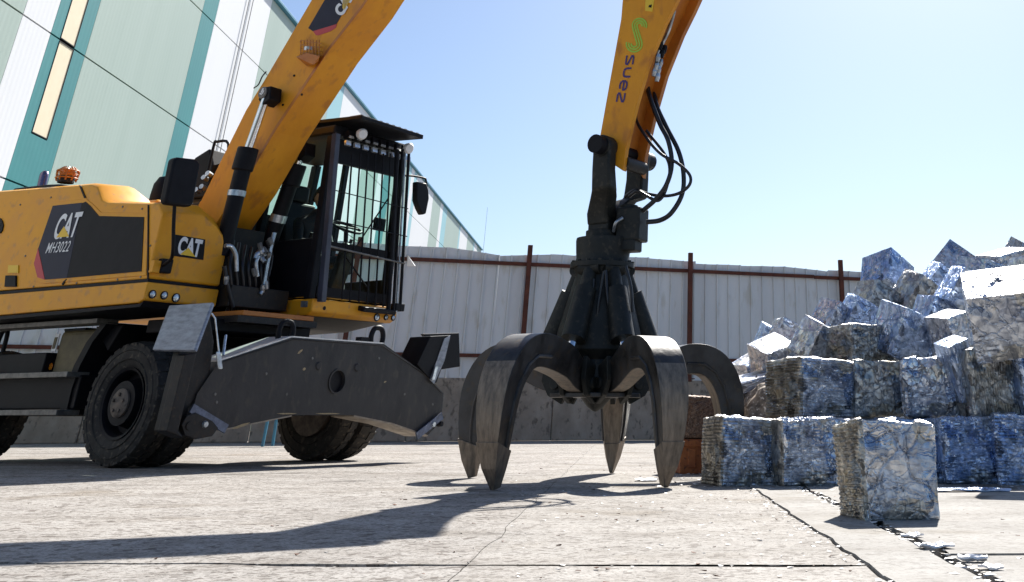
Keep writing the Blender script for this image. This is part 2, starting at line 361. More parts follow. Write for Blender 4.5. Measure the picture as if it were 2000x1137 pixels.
J1 = jag(on(J1a, J1b, yN), on(J1a, J1b, yF), 170, .02, 1.)
J2 = jag(on(J2a, J2b, yN), on(J2a, J2b, yF), 170, .035, 2.)
J3near = jag(on(J3a, J3b, yN), J3m, 40, .02, 3.); J3far = jag(J3m, on(J3a, J3b, yF), 90, .025, 4.)
J4L = jag((-14, J3m[1] + .5), J3m, 160, .022, 5.)
kk = min(range(len(J1)), key=lambda i: abs(J1[i].y - J3m[1])); J4Rend = (J1[kk].x, J1[kk].y)
J4R = jag(J3m, J4Rend, 50, .015, 6.)
k2 = min(range(len(J2)), key=lambda i: abs(J2[i].y - J5[1])); J5e = (14, J5[1] + .9)
J5L = jag((J2[k2].x, J2[k2].y), J5e, 110, .02, 8.)
def slab(name, pts, m, z=0.):
    g = G(); n = len(pts); g.add([(p.x, p.y, z) for p in pts] + [(p.x, p.y, -.044) for p in pts],
        [tuple(range(n))] + [(i, (i + 1) % n, (i + 1) % n + n, i + n) for i in range(n)])
    return g.build(name, m, base)
g1 = .006; Vv = lambda x, y: Vector((x, y, 0))
slab('concrete_slab', shift(J4L, 0, .004) + shift(J3far, -.0015) + [Vv(-60, yF + 16), Vv(-60, J4L[0].y)], G_ROUGH)
slab('concrete_slab', chip(J4L, -.0, .13, 3.3)[::-1] + [Vv(-14, -6), Vv(J3near[0].x, -6)] + shift(J3near, -.003), G_ROUGH, -.003)
slab('concrete_slab', shift(J3far, .0015)[::-1] + shift(J4R, 0, .004) + shift(J1[kk:], -g1), G_MID, -.001)
slab('concrete_slab', shift(J3near, .003) + chip(J4R, -.003, .08, 5.1) + shift(J1[:kk + 1], -g1)[::-1] + [Vv(J1[0].x, -6), Vv(J3near[0].x, -6)], G_MID, -.002)
slab('concrete_slab', shift(J1, g1) + shift(J2, -.045)[::-1], G_SMOOTH, .004)
slab('concrete_slab', shift(J2[k2:], .012) + [Vv(60, 60), Vv(60, J5L[-1].y)] + shift(J5L, 0, .007)[::-1], G_SMOOTH, .004)
slab('concrete_slab', shift(J2[:k2 + 1], .012) + chip(J5L, -.006, .16, 7.7) + [Vv(14, -6), Vv(J2[0].x, -6)], G_SMOOTH)
# far yard beyond the jointed slabs
g = G().add([(-400, yF + .002, -.006), (400, yF + .002, -.006), (400, 900, -.006), (-400, 900, -.006)], [(0, 1, 2, 3)])
struct(g.build('yard', G_MID))
# loose grit: small shards and pebbles scattered on the yard (uncountable)
g = G()
def shard(g, x, y, s, z=.0, flat=.35):
    pts = [(x + rnd.uniform(-1, 1) * s, y + rnd.uniform(-1, 1) * s, z + rnd.random() * s * flat) for _ in range(6)]; g.hull(pts)
for i in range(900):
    t = rnd.random() ** .7; y = 2.8 + t * 7; x = rnd.uniform(-.62 * y, .3 * y); shard(g, x, y, rnd.uniform(.003, .009))
struct(g.build('grit', mat('grit', (.55, .52, .47), (.2, .18, .16), .8)), 'stuff')
g = G()
for i in range(650):
    k = rnd.randrange(int(len(J2) * .06), int(len(J2) * .32)); p = J2[k]
    shard(g, p.x - .03 + rnd.gauss(0, .035), p.y + rnd.uniform(-.06, .06), rnd.uniform(.006, .022), -.03 if rnd.random() < .5 else 0.)
for i in range(260):
    k = rnd.randrange(len(J1) // 8, len(J1) // 2); p = J1[k]; shard(g, p.x - abs(rnd.gauss(0, .05)), p.y, rnd.uniform(.004, .012))
for i in range(240):
    x = rnd.uniform(.2, 2.7); shard(g, x, rnd.uniform(7.9, 8.5) + rnd.gauss(0, .1), rnd.uniform(.006, .022))
for i in range(420):
    y = rnd.uniform(3.2, 11); shard(g, rnd.gauss(.35, .9) * (y / 7), y, rnd.uniform(.004, .014))
for i in range(140):
    x = rnd.uniform(-.4, .35); shard(g, x, rnd.uniform(8.3, 12), rnd.uniform(.008, .03))
struct(g.build('aluminium_crumbs', mat('aluminium_crumbs', (.85, .85, .87), (.5, .45, .38), .5, metal=.15, nscale=30)), 'stuff')

g = G()
for i in range(260):
    y = rnd.uniform(3.0, 13); shard(g, rnd.gauss(.1, 1.6) * (y / 7), y, rnd.uniform(.004, .016), flat=.6)
struct(g.build('rusty_flakes', mat('rusty_flakes', (.20, .09, .05), (.06, .04, .03), .8, nscale=30)), 'stuff')
# ================================================================ HALL
hall = thing('industrial_hall', 'tall hall with vertical white, pale green and teal stripes behind the machine', 'building', (-14.5, 0, 0), math.atan(.0789))
HS = 1 / math.cos(math.atan(.0789))            # wall runs along local +Y, face towards +X
def hw(Y): return Y * HS
stripes = [(2, 14, 'w'), (14, 18, 't'), (18, 24.1, 'g'), (24.1, 25.5, 'w'), (25.5, 27.4, 't'), (27.4, 34.0, 'g'), (34.0, 35.2, 't'), (35.2, 40.3, 'w'),
           (40.3, 46.5, 'g'), (46.5, 50.6, 'g'), (50.6, 52.9, 'l'), (52.9, 58.9, 'w'), (58.9, 63.0, 'g'), (63.0, 64.5, 'w'), (64.5, 66.5, 't'), (66.5, 71.6, 'g'), (71.6, 72.6, 'l'),
           (72.6, 73.7, 'w'), (73.7, 74.7, 'l'), (74.7, 81.8, 'w'), (81.8, 85.5, 'g'), (85.5, 86.8, 'w'), (86.8, 88.9, 'l'), (88.9, 96.3, 'g'), (96.3, 97.0, 'l'), (97.0, 101.8, 'w'),
           (101.8, 106.2, 'g'), (106.2, 106.9, 'l'), (106.9, 109, 'w'), (109, 112.4, 'g')]
rows = [0, 1.79, 5.30, 8.80, 12.345, 15.1]
core = G().box((-15.2, hw(57.2), 7.5), (30, hw(110.4), 15.0)).build('wall', SEAM, hall)
for a, b, k in stripes:
    for z0, z1 in zip(rows, rows[1:]):
        g = G(); y0, y1 = hw(a) + .008, hw(b) - .008
        if k == 't' and a == 25.5 and z1 > 6:      # leave the opening of the tall window band
            z0w = 6.46; wa, wb = hw(25.98), hw(26.78)
            if z0 < z0w: g.box((-.1, (y0 + y1) / 2, (z0 + .02 + z0w) / 2), (.2, y1 - y0, z0w - z0 - .02)); zz = z0w
            else: zz = z0 + .02
            g.box((-.1, (y0 + wa) / 2, (zz + z1 - .02) / 2), (.2, wa - y0, z1 - .02 - zz)); g.box((-.1, (wb + y1) / 2, (zz + z1 - .02) / 2), (.2, y1 - wb, z1 - .02 - zz))
        else:
            g.box((-.1, (y0 + y1) / 2, (z0 + z1) / 2), (.2, y1 - y0, z1 - z0 - .04))
        g.build('cladding_panel', WALLM[k], hall)
for z0, z1 in ((6.48, 8.78), (8.83, 12.32), (12.37, 15.05)):
    f = G(); wa, wb = hw(25.98), hw(26.78)
    for y in (wa + .012, wb - .012): f.box((-.04, y, (z0 + z1) / 2), (.10, .022, z1 - z0 - .01))
    for z in (z0 + .016, z1 - .016): f.box((-.04, (wa + wb) / 2, z), (.10, wb - wa - .05, .022))
    fo = f.build('window_frame', BLK, hall)
    G().box((-.03, (wa + wb) / 2, (z0 + z1) / 2), (.05, wb - wa - .052, z1 - z0 - .058)).build('pane', CREAM, fo)
G().box((-15, hw(57.2), 15.16), (30.3, hw(110.6), .1)).build('roof_edge', mat('roof_trim', (.05, .22, .33), (.04, .18, .28), .5), hall, bevel=.01)
for y in (37.75, 38.15):
    G().tube([(.05, hw(y), 0), (.05, hw(y), 15)], .014, 5).build('cable', GRAY, hall)
mast = tag(G().tube([(-23.3, 113, 0), (-23.3, 113, 19.3)], .03, 6, r2=.012).build('mast', GRAY), 'thin mast rising beside the far end of the striped hall', 'mast')
mast.location.z = 0
# distant hills
g = G(); vs = []; n = 60
for i in range(n + 1):
    x = -900 + i * 40; vs.append((x, 1900, -5)); vs.append((x, 1900 + 200, 190 + 75 * noise.noise(Vector((i * .23, 3, 0))) + 18 * noise.noise(Vector((i * .9, 7, 0)))))
    
g.add(vs, [(2 * i, 2 * i + 2, 2 * i + 3, 2 * i + 1) for i in range(n)])
hills = g.build('hills', mat('far_hills', (.07, .10, .16), (.06, .085, .14), .9)); hills.scale = (1, 1, 1.0); struct(hills)

# ================================================================ FENCE
FA = math.atan(.35); FB = (-6.286, 25.05)
fence = thing('sheet_metal_fence', 'white ribbed sheet metal fence on brown rails above a concrete wall', 'fence', (FB[0], FB[1], 0), FA)
cwall = thing('concrete_wall', 'low stained concrete wall at the foot of the white sheet metal fence', 'wall', (FB[0], FB[1], 0), FA)
def fx(x, y=700):                                   # along-fence coordinate of an image column
    n_ = (-math.sin(FA), math.cos(FA)); q = _pl(x, y, FB, n_); return (q[0] - FB[0]) * math.cos(FA) + (q[1] - FB[1]) * math.sin(FA)
def ribbed(g, x0, x1, z0, z1f, z1e, tilt=0., y=0.):
    pr = []; n = 4; wd = (x1 - x0) / n
    for i in range(n):
        a = x0 + i * wd
        pr += [(a, 0), (a + wd * .80, 0), (a + wd * .83, -.05), (a + wd * .93, -.05), (a + wd * .97, 0)]
    pr.append((x1, 0)); vs = []
    for (x, d) in pr:
        t = (x - x0) / (x1 - x0); top = z1f + (z1e - z1f) * t + .012 * noise.noise(Vector((x * 3, 1, 0)))
        vs += [(x, y + d, z0), (x + tilt, y + d + .02 * noise.noise(Vector((x, 5, 0))), top)]
    m = len(pr); k = len(vs); vs2 = [(a, b + .004, c_) for a, b, c_ in vs]
    fs = [(2 * i, 2 * i + 2, 2 * i + 3, 2 * i + 1) for i in range(m - 1)]
    fs2 = [(k + a, k + d, k + c_, k + b) for a, b, c_, d in fs]
    g.add(vs + vs2, fs + fs2 + [(1, 3 + 0, k + 3, k + 1)] * 0)
x = fx(-140); tops = {}
i = 0
while x < fx(2250):
    wdt = 1.18 + rnd.uniform(-.02, .02); x1 = x + wdt
    def topz(xx):
        b = 3.72 - .012 * (xx - 2) + .02 * math.sin(xx * 1.7)
        d = abs(xx - fx(952)); b -= max(0, .12 * (1 - d / .9)) if d < .9 else 0
        return b
    step = rnd.uniform(-.02, .02)
    dark = x > fx(1668)
    g = G(); gap = .02 if not (fx(1540) < x < fx(1600)) else .09
    ribbed(g, x, x1 - .005, 1.17, topz(x) + step, topz(x1) + step + rnd.uniform(-.02, .02), tilt=-.03 if gap > .05 else rnd.uniform(-.01, .01), y=.0 if i % 2 else .012)
    g.build('sheet', SHEETG if dark else SHEET, fence, fix=False); x = x1 + (gap if gap > .05 else -.02); i += 1
for z, hgt in ((3.47, .075), (1.60, .07)):
    xa = fx(-130)
    while xa < fx(2200):
        xb = xa + 6.0; G().box(((xa + xb) / 2, -.085, z - .002 * xa + rnd.uniform(-.01, .01)), (5.99, .05, hgt), (0, rnd.uniform(-.002, .003), 0)).build('rail', RUST, fence); xa = xb
for pxx in (-60, 330, 668, 1016, 1342, 1645, 1960):
    xx = fx(pxx); g = G().box((xx, -.17, 2.5), (.10, .09, 2.72)); g.box((xx + .02, -.17, 1.2), (.2, .10, .02)); g.build('post', RUST, fence, bevel=.006)
xa = fx(-160)
while xa < fx(2300):
    g = G(); n = 8; L4 = 2.99
    g.box((xa + 1.5, .1, .585), (L4, .28, 1.17)); g.build('concrete_block', CONC, cwall, bevel=.02); xa += 3.0

# ================================================================ BALES
def bale_mesh(name, n, seed, ribs, amp=1.):
    """unit cube (edge 1) of crumpled sheet, later scaled"""
    vs = []; fs = []; rr = random.Random(seed); off = Vector((rr.uniform(0, 50), rr.uniform(0, 50), rr.uniform(0, 50)))
    idx = {}
    def vid(i, j, k):
        key = (i, j, k)
        if key not in idx: idx[key] = len(vs); vs.append(Vector((i / n - .5, j / n - .5, k / n - .5)))
        return idx[key]
    for a in range(n):
        for b in range(n):
            for s_ in (0, n):
                q = [(s_, a, b), (s_, a + 1, b), (s_, a + 1, b + 1), (s_, a, b + 1)]; fs.append([vid(*t) for t in (q if s_ else q[::-1])])
                q = [(a, s_, b), (a, s_, b + 1), (a + 1, s_, b + 1), (a + 1, s_, b)]; fs.append([vid(*t) for t in (q if s_ else q[::-1])])
                q = [(a, b, s_), (a + 1, b, s_), (a + 1, b + 1, s_), (a, b + 1, s_)]; fs.append([vid(*t) for t in (q if s_ else q[::-1])])
    corner = [Vector((rr.uniform(-.035, .035), rr.uniform(-.035, .035), rr.uniform(-.035, .035))) for _ in range(8)]
    out = []
    for p in vs:
        ax = max(range(3), key=lambda t: abs(p[t])); sgn = 1 if p[ax] > 0 else -1
        m = max(abs(p.x), abs(p.y), abs(p.z)); nrm = Vector((p.x ** 21, p.y ** 21, p.z ** 21)).normalized() if m > 0 else Vector((0, 0, 1))
        q = p + off; st = Vector((1, 1, 1)); st[(ax + 1 + (sgn > 0)) % 3] = .5
        wp = Vector((noise.noise(q * 2.5), noise.noise(q * 2.5 + Vector((9, 0, 0))), noise.noise(q * 2.5 + Vector((0, 9, 0)))))
        d = 0.
        for fr_, k_, al in ((2.0, .055, .03), (5.5, .016, .010)):
            qq = (Vector((q.x * st.x, q.y * st.y, q.z * st.z)) + wp * .12) * fr_
            D, P = noise.voronoi(qq); best = -9
            for t in range(3):
                cell = P[t]; hsh = Vector((math.sin(cell.x * 91.7 + cell.y * 13 + seed), math.sin(cell.y * 71.3 + cell.z * 17), math.sin(cell.z * 53.9 + cell.x * 29)))
                best = max(best, hsh.dot(qq - cell) * k_ - D[t] * al)
            d += best + al * .45
        for o1, f1 in ((0, 2.1), (7, 3.7)):
            a1 = abs(noise.noise(q * f1 + Vector((o1, 0, o1)))); d -= .030 * math.exp(-a1 * 55)
        d += .0025 * noise.noise(q * 18)
        key = ax if sgn > 0 else ax + 3
        rb = ribs.get(key)
        if rb is not None:
            fr = 1. if noise.noise(q * 2.2) > -.2 else .2; d *= .55
            t = q[rb] + .02 * noise.noise(q * 4); d += fr * .014 * (1 if math.sin(t * 115) > 0 else -1) + .02 * (1 if noise.noise(Vector((q[(rb + 1) % 3] * 7 if (rb + 1) % 3 != ax else q[(rb + 2) % 3] * 7, t * 6, 0))) > 0 else -1) * .5
        sec = sorted((abs(p.x), abs(p.y), abs(p.z)))[1]; fade = max(0, min(1, (.5 - sec) / .09)); d *= .25 + .62 * fade
        if sec > .487: d -= .004 + amp * .016 * abs(noise.noise(q * 5))
        w_ = Vector((0, 0, 0))
        for ci in range(8):
            cx, cy, cz = ((ci & 1) - .5), (((ci >> 1) & 1) - .5), (((ci >> 2) & 1) - .5)
            w_ += corner[ci] * ((.5 + 2 * p.x * cx) * (.5 + 2 * p.y * cy) * (.5 + 2 * p.z * cz))
        out.append(p + nrm * d * amp + w_ + Vector((noise.noise(q * 4), noise.noise(q * 4 + Vector((5, 5, 0))), noise.noise(q * 4 + Vector((0, 5, 5))))) * .010 * amp)
    me = bpy.data.meshes.new(name); me.from_pydata(out, [], fs); me.update()
    for f_ in me.polygons: f_.use_smooth = True
    bm = bmesh.new(); bm.from_mesh(me)
    for e_ in bm.edges:
        if len(e_.link_faces) == 2 and e_.calc_face_angle(0) > R(24): e_.smooth = False
    bm.to_mesh(me); bm.free(); return me
BM = [bale_mesh('bale_a', 40, 1, {4: 2, 3: 2}), bale_mesh('bale_b', 40, 2, {3: 2}), bale_mesh('bale_c', 40, 3, {4: 0}), bale_mesh('bale_d', 40, 4, {}),
      bale_mesh('bale_e', 40, 5, {2: 0, 4: 2}, 1.2), bale_mesh('bale_f', 40, 6, {3: 1}, 1.3)]
CALM = [bale_mesh('bale_g', 30, 21, {}, .5), bale_mesh('bale_h', 30, 22, {4: 2}, .45), bale_mesh('bale_i', 30, 23, {3: 1}, .5)]
HERO = bale_mesh('bale_hero', 84, 11, {3: 2})
_c = {}
def bale(x, y, Y, size, rot, var, m, label, cat='bale', group='bales of crushed aluminium', lay=False):
    calm = any(rot[:2]); base_me = HERO if var < 0 else (CALM[var % 3] if calm else BM[var % len(BM)])
    key = (var, m, lay, calm)
    if key not in _c:
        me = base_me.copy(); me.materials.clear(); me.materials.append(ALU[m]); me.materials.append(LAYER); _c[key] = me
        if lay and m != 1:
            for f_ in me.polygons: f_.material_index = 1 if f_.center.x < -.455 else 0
    o = bpy.data.objects.new('aluminium_bale', _c[key]); C.objects.link(o)
    o.location = atY(x, y, Y); o.scale = size if isinstance(size, tuple) else (size,) * 3; o.rotation_euler = [R(t) for t in rot]
    tag(o, label, cat, group); return o
def gbale(x, y, Y, size, yaw, var, m, label, z):    # resting level at height z
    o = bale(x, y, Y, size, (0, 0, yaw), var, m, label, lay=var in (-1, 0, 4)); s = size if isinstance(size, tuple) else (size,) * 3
    o.location.z = z + s[2] * .5; return o
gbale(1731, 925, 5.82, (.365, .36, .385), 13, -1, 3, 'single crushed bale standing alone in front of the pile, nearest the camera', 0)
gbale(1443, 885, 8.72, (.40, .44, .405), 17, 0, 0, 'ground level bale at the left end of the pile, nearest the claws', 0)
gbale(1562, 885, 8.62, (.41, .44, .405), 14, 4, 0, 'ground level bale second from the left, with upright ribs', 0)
gbale(1668, 885, 9.0, (.42, .44, .40), 8, 1, 0, 'ground level bale half hidden behind the lone front bale', 0)
gbale(1778, 885, 8.95, (.43, .44, .40), 4, 3, 1, 'ground level bale showing just past the upper right of the lone front bale', 0)
gbale(1884, 885, 8.85, (.43, .44, .41), 4, 4, 1, 'dark ribbed ground level bale right of the lone front bale', 0)
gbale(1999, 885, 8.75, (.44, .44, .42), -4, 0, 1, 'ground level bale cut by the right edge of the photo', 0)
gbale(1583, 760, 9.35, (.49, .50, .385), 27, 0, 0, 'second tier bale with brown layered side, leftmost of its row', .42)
gbale(1703, 760, 9.45, (.375, .45, .38), 6, 3, 2, 'dull smooth second tier bale between the layered one and the pale one', .42)
gbale(1812, 757, 9.3, (.40, .45, .385), -6, 5, 0, 'pale crumpled second tier bale under the bright blue one', .42)
o = bale(1870, 722, 9.0, (.17, .3, .40), (8, -14, 8), 3, 1, 'slim blue slab leaning between two upright second tier bales')
gbale(1928, 757, 8.95, (.37, .44, .42), 4, 2, 2, 'grey second tier bale under the big bright topped one', .42)
gbale(2012, 752, 8.9, (.34, .44, .42), 10, 4, 1, 'ribbed light blue bale at the right edge, second tier', .42)
bale(1958, 612, 8.5, (.50, .46, .46), (27, -4, -14), 1, 0, 'big bale with sunlit white top near the right edge')
bale(1768, 655, 10.0, (.40, .40, .38), (16, 18, 30), 5, 1, 'vivid blue tilted bale with sunlit white top in the middle of the pile')
bale(1681, 674, 10.1, (.44, .40, .28), (0, 0, 28), 2, 2, 'low brownish bale on the second tier beside the vivid blue one')
bale(1597, 672, 10.3, (.30, .34, .32), (20, 24, 35), 3, 0, 'faceted pale blue bale leaning at the left shoulder of the pile')
bale(1628, 626, 10.9, (.27, .30, .26), (14, 30, 40), 5, 0, 'small sunlit bale poking up in front of the fence post')
bale(1683, 622, 10.9, (.34, .34, .30), (12, 28, 20), 3, 1, 'dark blue wedge shaped bale below the leaning grey one')
bale(1715, 594, 11.3, (.37, .36, .30), (0, 28, 24), 1, 2, 'grey tilted bale just below the left peak')
pk1 = bale(1732, 548, 12.0, (.385, .38, .37), (24, 42, 20), 5, 1, 'blue bale standing on its corner, left peak of the pile')
bale(1797, 588, 11.3, (.42, .4, .38), (18, 32, 30), 3, 2, 'dull grey bale on edge between the two peaks')
pk2 = bale(1868, 526, 12.4, (.40, .40, .36), (22, 40, 28), 1, 0, 'bale standing on its corner, right peak of the pile')
bale(1838, 557, 12.0, (.34, .36, .32), (10, 40, 10), 4, 1, 'ribbed blue bale under the right peak')
bale(1828, 634, 10.3, (.34, .36, .36), (8, 24, 20), 2, 1, 'deep blue bale behind the small pale one')
bale(1857, 652, 9.7, (.25, .28, .30), (6, -16, 30), 5, 0, 'small pale bale left of the big bright topped one')
bale(1888, 578, 10.2, (.38, .38, .34), (10, 35, 15), 3, 1, 'blue sided bale squeezed behind the big bright topped one')
bale(1925, 548, 11.5, (.42, .4, .34), (8, 14, 30), 4, 1, 'bale lying above the big bright topped one')
bale(1966, 526, 12.0, (.40, .4, .34), (8, -14, 20), 5, 0, 'bale with white sunlit corner near the upper right edge')
bale(1999, 512, 12.4, (.34, .34, .34), (20, 30, 20), 1, 2, 'dark bale topmost at the right edge of the photo')
bale(2040, 560, 10.6, (.5, .5, .45), (0, 10, 20), 3, 0, 'bale just at the right edge below the topmost dark one')
bale(1508, 700, 10.6, (.30, .30, .26), (20, -20, 30), 5, 0, 'small crumpled bale at the low left end of the upper pile')
bale(1548, 684, 10.9, (.30, .32, .26), (10, 20, 50), 4, 0, 'ragged bale behind the layered second tier one')
bale(1540, 655, 11.6, (.30, .28, .20), (0, 24, 20), 2, 0, 'thin ragged bale high on the left slope of the pile')
bale(1468, 724, 10.9, (.26, .3, .22), (2, -24, 30), 3, 0, 'small bright bale at the very left tip of the upper pile')
bale(1476, 744, 10.3, (.40, .36, .09), (6, -12, 20), 3, 0, 'flat bright slab lying on the dirt pile', group='bales of crushed aluminium')
bale(1505, 660, 12.0, (.24, .28, .2), (10, 24, 10), 1, 1, 'little blue bale seen above the ragged left slope')
pk1.rotation_euler = (Matrix.Rotation(R(-28), 3, 'X') @ Matrix.Rotation(R(12), 3, 'Y') @ Matrix.Rotation(R(47), 3, 'Z')).to_euler()
pk1.location.z += .02
pk2.rotation_euler = (Matrix.Rotation(R(-8), 3, 'X') @ Matrix.Rotation(R(43), 3, 'Y') @ Matrix.Rotation(R(-16), 3, 'Z')).to_euler()
# heap core (scrap filling the inside of the pile)
def heap(name, X0, X1, Y0, Y1, hf, nx, ny, m, seed, amp=.12, fr=3.):
    vs = []; 
    for j in range(ny + 1):
        for i in range(nx + 1):
            x = X0 + (X1 - X0) * i / nx; y = Y0 + (Y1 - Y0) * j / ny; h_ = hf(x, y)
            q = Vector((x * fr, y * fr, seed)); D, P = noise.voronoi(q); a = amp * (noise.noise(q) + .9 * (math.sin(P[0].x * 37 + P[0].y * 11)) * .6)
            vs.append((x + .05 * noise.noise(q * 2), y + .05 * noise.noise(q * 2 + Vector((4, 4, 4))), max(0, h_ + a * min(1, h_ * 3)) - (.02 if h_ <= 0 else 0)))
    fs = [(j * (nx + 1) + i, j * (nx + 1) + i + 1, (j + 1) * (nx + 1) + i + 1, (j + 1) * (nx + 1) + i) for j in range(ny) for i in range(nx)]
    o = G().add(vs, fs).build(name, m, fix=False); return o
def hfun(x, y):
    y -= .35
    sx = max(0, min(1, (x - .25 - .06 * (y - 9)) / 1.6)); front = max(0, min(1, (y - 9.1) / 2.6)); back = max(0, min(1, (16.5 - y) / 3.0))
    return (.2 + 1.10 * sx) * (front ** .8) * back * (1 if x > .2 else 0)
struct(heap('scrap_heap', .2, 6.5, 9.0, 16.6, hfun, 90, 110, ALU[2], 3., .08, 2.2), 'stuff')
def dfun(x, y): r_ = math.hypot((x - .42) / .42, (y - 10.2) / 1.0); return .72 * max(0, 1 - r_ * r_)
DIRT = mat('dirty_scrap', (.30, .24, .18), (.05, .04, .035), .8, nscale=9, bump=.8, bscale=14, metal=.2, c3=(.55, .50, .44))
struct(heap('dirt_pile', -.2, 1.0, 9.1, 11.4, dfun, 40, 60, DIRT, 8., .09, 6.), 'stuff')
# rusty crushed block and orange steel box behind the right hand claws
o = bpy.data.objects.new('rusty_bale', BM[1].copy()); o.data.materials.clear(); o.data.materials.append(mat('rusty_scrap', (.34, .22, .15), (.09, .05, .035), .65, metal=.3, nscale=14, bump=.6, c3=(.5, .45, .4)))
C.objects.link(o); o.location = atY(1364, 815, 10.6); o.scale = (.36, .4, .32); o.rotation_euler = (0, 0, R(12)); tag(o, 'rusty brown crushed bale on the orange steel box behind the claws', 'bale')
ob_z = o.location.z - .165
ob = G(); c_ = atY(1368, 850, 10.5); ob.box((0, 0, ob_z / 2), (.44, .46, ob_z), (0, 0, 0)); ob.box((-.12, -.235, ob_z * .45), (.07, .02, .14)); ob.box((.0, -.235, ob_z - .03), (.43, .02, .05))
ob = ob.build('steel_box', RUSTO, bevel=.008); ob.location = (c_.x, 10.6, 0); ob.rotation_euler = (0, 0, R(12)); tag(ob, 'rusty orange steel box on the ground left of the bale row', 'box')
# sheet scraps on the ground
def scrap(x, y, sx, sy, sz, yaw, m, label):
    g = G(); n = 7; vs = []
    for j in range(n):
        for i in range(n):
            u, v = i / (n - 1) - .5, j / (n - 1) - .5; q = Vector((u * 3 + x, v * 3 + y, 0))
            r_ = 1 + .14 * noise.noise(Vector((u * 4 + x, v * 4, 2)))
            vs.append((u * sx * r_, v * sy * r_, sz * (.35 + .6 * noise.noise(q)) + .004))
    fs = [(j * n + i, j * n + i + 1, (j + 1) * n + i + 1, (j + 1) * n + i) for j in range(n - 1) for i in range(n - 1)]
    o = g.add(vs, fs).build('sheet_scrap', m, fix=False); s = o.modifiers.new('s', 'SOLIDIFY'); s.thickness = .006
    p = atZ(x, y); o.location = (p.x, p.y, .004); o.rotation_euler = (0, 0, R(yaw)); tag(o, label, 'scrap', 'loose sheet metal scraps'); return o
BRT = mat('bright_scrap', (.88, .88, .9), (.7, .7, .72), .4, metal=.2, bump=.3)
scrap(1826, 1074, .12, .07, .022, 20, BRT, 'white crumpled scrap by the slab joint in front of the lone bale')
scrap(1900, 1098, .09, .05, .018, -10, BRT, 'white scrap beside the widest part of the right hand joint')
scrap(1936, 1113, .05, .06, .012, 30, BRT, 'narrow white scrap lowest along the right hand joint')
scrap(1782, 1052, .07, .06, .02, 50, BRT, 'small white scrap in the joint right behind the lone bale shadow')
scrap(1262, 940, .16, .1, .02, 0, BRT, 'flat white scrap on the ground between the rear and right claws')
scrap(1890, 962, .5, .12, .03, 5, ALU[1], 'long dark sheet at the foot of the ribbed bale right of the lone bale')

# blue trestle behind the machine by the wall
tr = thing('trestle', 'small blue trestle standing by the concrete wall behind the machine', 'trestle', tuple(atZ(555, 872)), 0)
BLU = mat('blue_paint', (.05, .22, .34), (.04, .17, .27), .5)
for sx in (-.28, .28):
    for sy in (-.2, .2): G().box((sx, sy, .38), (.04, .04, .76), (sy * .4, 0, 0)).build('leg', BLU, tr)
G().box((0, 0, .79), (.8, .12, .07)).build('crossbar', BLU, tr)

# ================================================================ MATERIAL HANDLER
mh = thing('material_handler', 'yellow wheeled material handler with raised boom and dark stabiliser blade', 'excavator', (P0[0], P0[1], 0), -A)
VC = 1.65
# wheels ---------------------------------------------------------
def wheel(u, v, out, r=.535, steer=0.):
    """dual tyres; out=-1 when the outer face looks to -v"""
    w_ = G(); 
    piv = bpy.data.objects.new('wheel', None)
    rim = G(); tw = .265
    def tyre(v0, v1):
        c = (v0 + v1) / 2; hw_ = (v1 - v0) / 2; g = G()
        prof = [(.31, -hw_ * .72), (.35, -hw_ * .92), (.42, -hw_), (.49, -hw_ * .97), (.515, -hw_ * .86), (r - .012, -hw_ * .75), (r - .005, 0), (r - .012, hw_ * .75), (.515, hw_ * .86), (.49, hw_ * .97), (.42, hw_), (.35, hw_ * .92), (.31, hw_ * .72)]
        g.lathe(prof, (0, c, 0), (0, 1, 0), 40)
        n = 26                                             # tread lugs
        for k in range(n):
            for sgn in (-1, 1):
                a = 2 * math.pi * (k + (.5 if sgn > 0 else 0)) / n; M = Matrix.Rotation(a, 3, 'Y')
                q = [Vector((x, y, z)) for z in (r - .03, r + .006) for y in (sgn * hw_ * .10, sgn * hw_ * .93) for x in (-.044, .044)]
                q = [Vector((p.x, p.y + c, p.z - (.02 if abs(p.y) > hw_ * .5 else 0))) for p in q]
                g.add([M @ p for p in q], [(0, 2, 3, 1), (4, 5, 7, 6), (0, 1, 5, 4), (2, 6, 7, 3), (0, 4, 6, 2), (1, 3, 7, 5)])
        for rr_ in (.46, .38):                              # sidewall rings
            for s_ in (-1, 1): g.lathe([(rr_ - .008, c * 0 + s_ * hw_ * .97), (rr_, s_ * (hw_ + .006)), (rr_ + .008, s_ * hw_ * .97)], (0, c, 0), (0, 1, 0), 32)
        return g
    a = tyre(0, tw); b = tyre(.33, .33 + tw)
    C.objects.link(piv); piv.parent = mh
    a.build('tyre', RUB, piv, smooth=40); b.build('tyre', RUB, piv, smooth=40)
    rim.lathe([(.31, .02), (.285, .03), (.27, .06), (.265, .16), (.22, .17), (.20, .10), (.19, .02), (.0, .015)], (0, 0, 0), (0, 1, 0), 32)
    rim.lathe([(.31, .03), (.30, .6), (.0, .6)], (0, 0, 0), (0, 1, 0), 24)
    rim.build('rim', BLK if out < 0 else RIM, piv, smooth=40)
    hb = G(); hb.lathe([(.0, -.0), (.11, -.0), (.125, .012), (.125, .05)], (0, -.012, 0), (0, 1, 0), 24)
    for k in range(5):
        a_ = k * 2 * math.pi / 5 + .3; hb.lathe([(0, -.02), (.016, -.02), (.016, .01)], (.075 * math.cos(a_), -.01, .075 * math.sin(a_)), (0, 1, 0), 6)
    hb.build('hub', RIM, piv, smooth=40)
    piv.location = (u, v, r); piv.rotation_euler = (0, 0, steer + (math.pi if out > 0 else 0)); return piv
wheel(-.45, .31, -1); wheel(-.30, 3.12, 1); wheel(-3.3, .31, -1); wheel(-3.3, 3.12, 1)
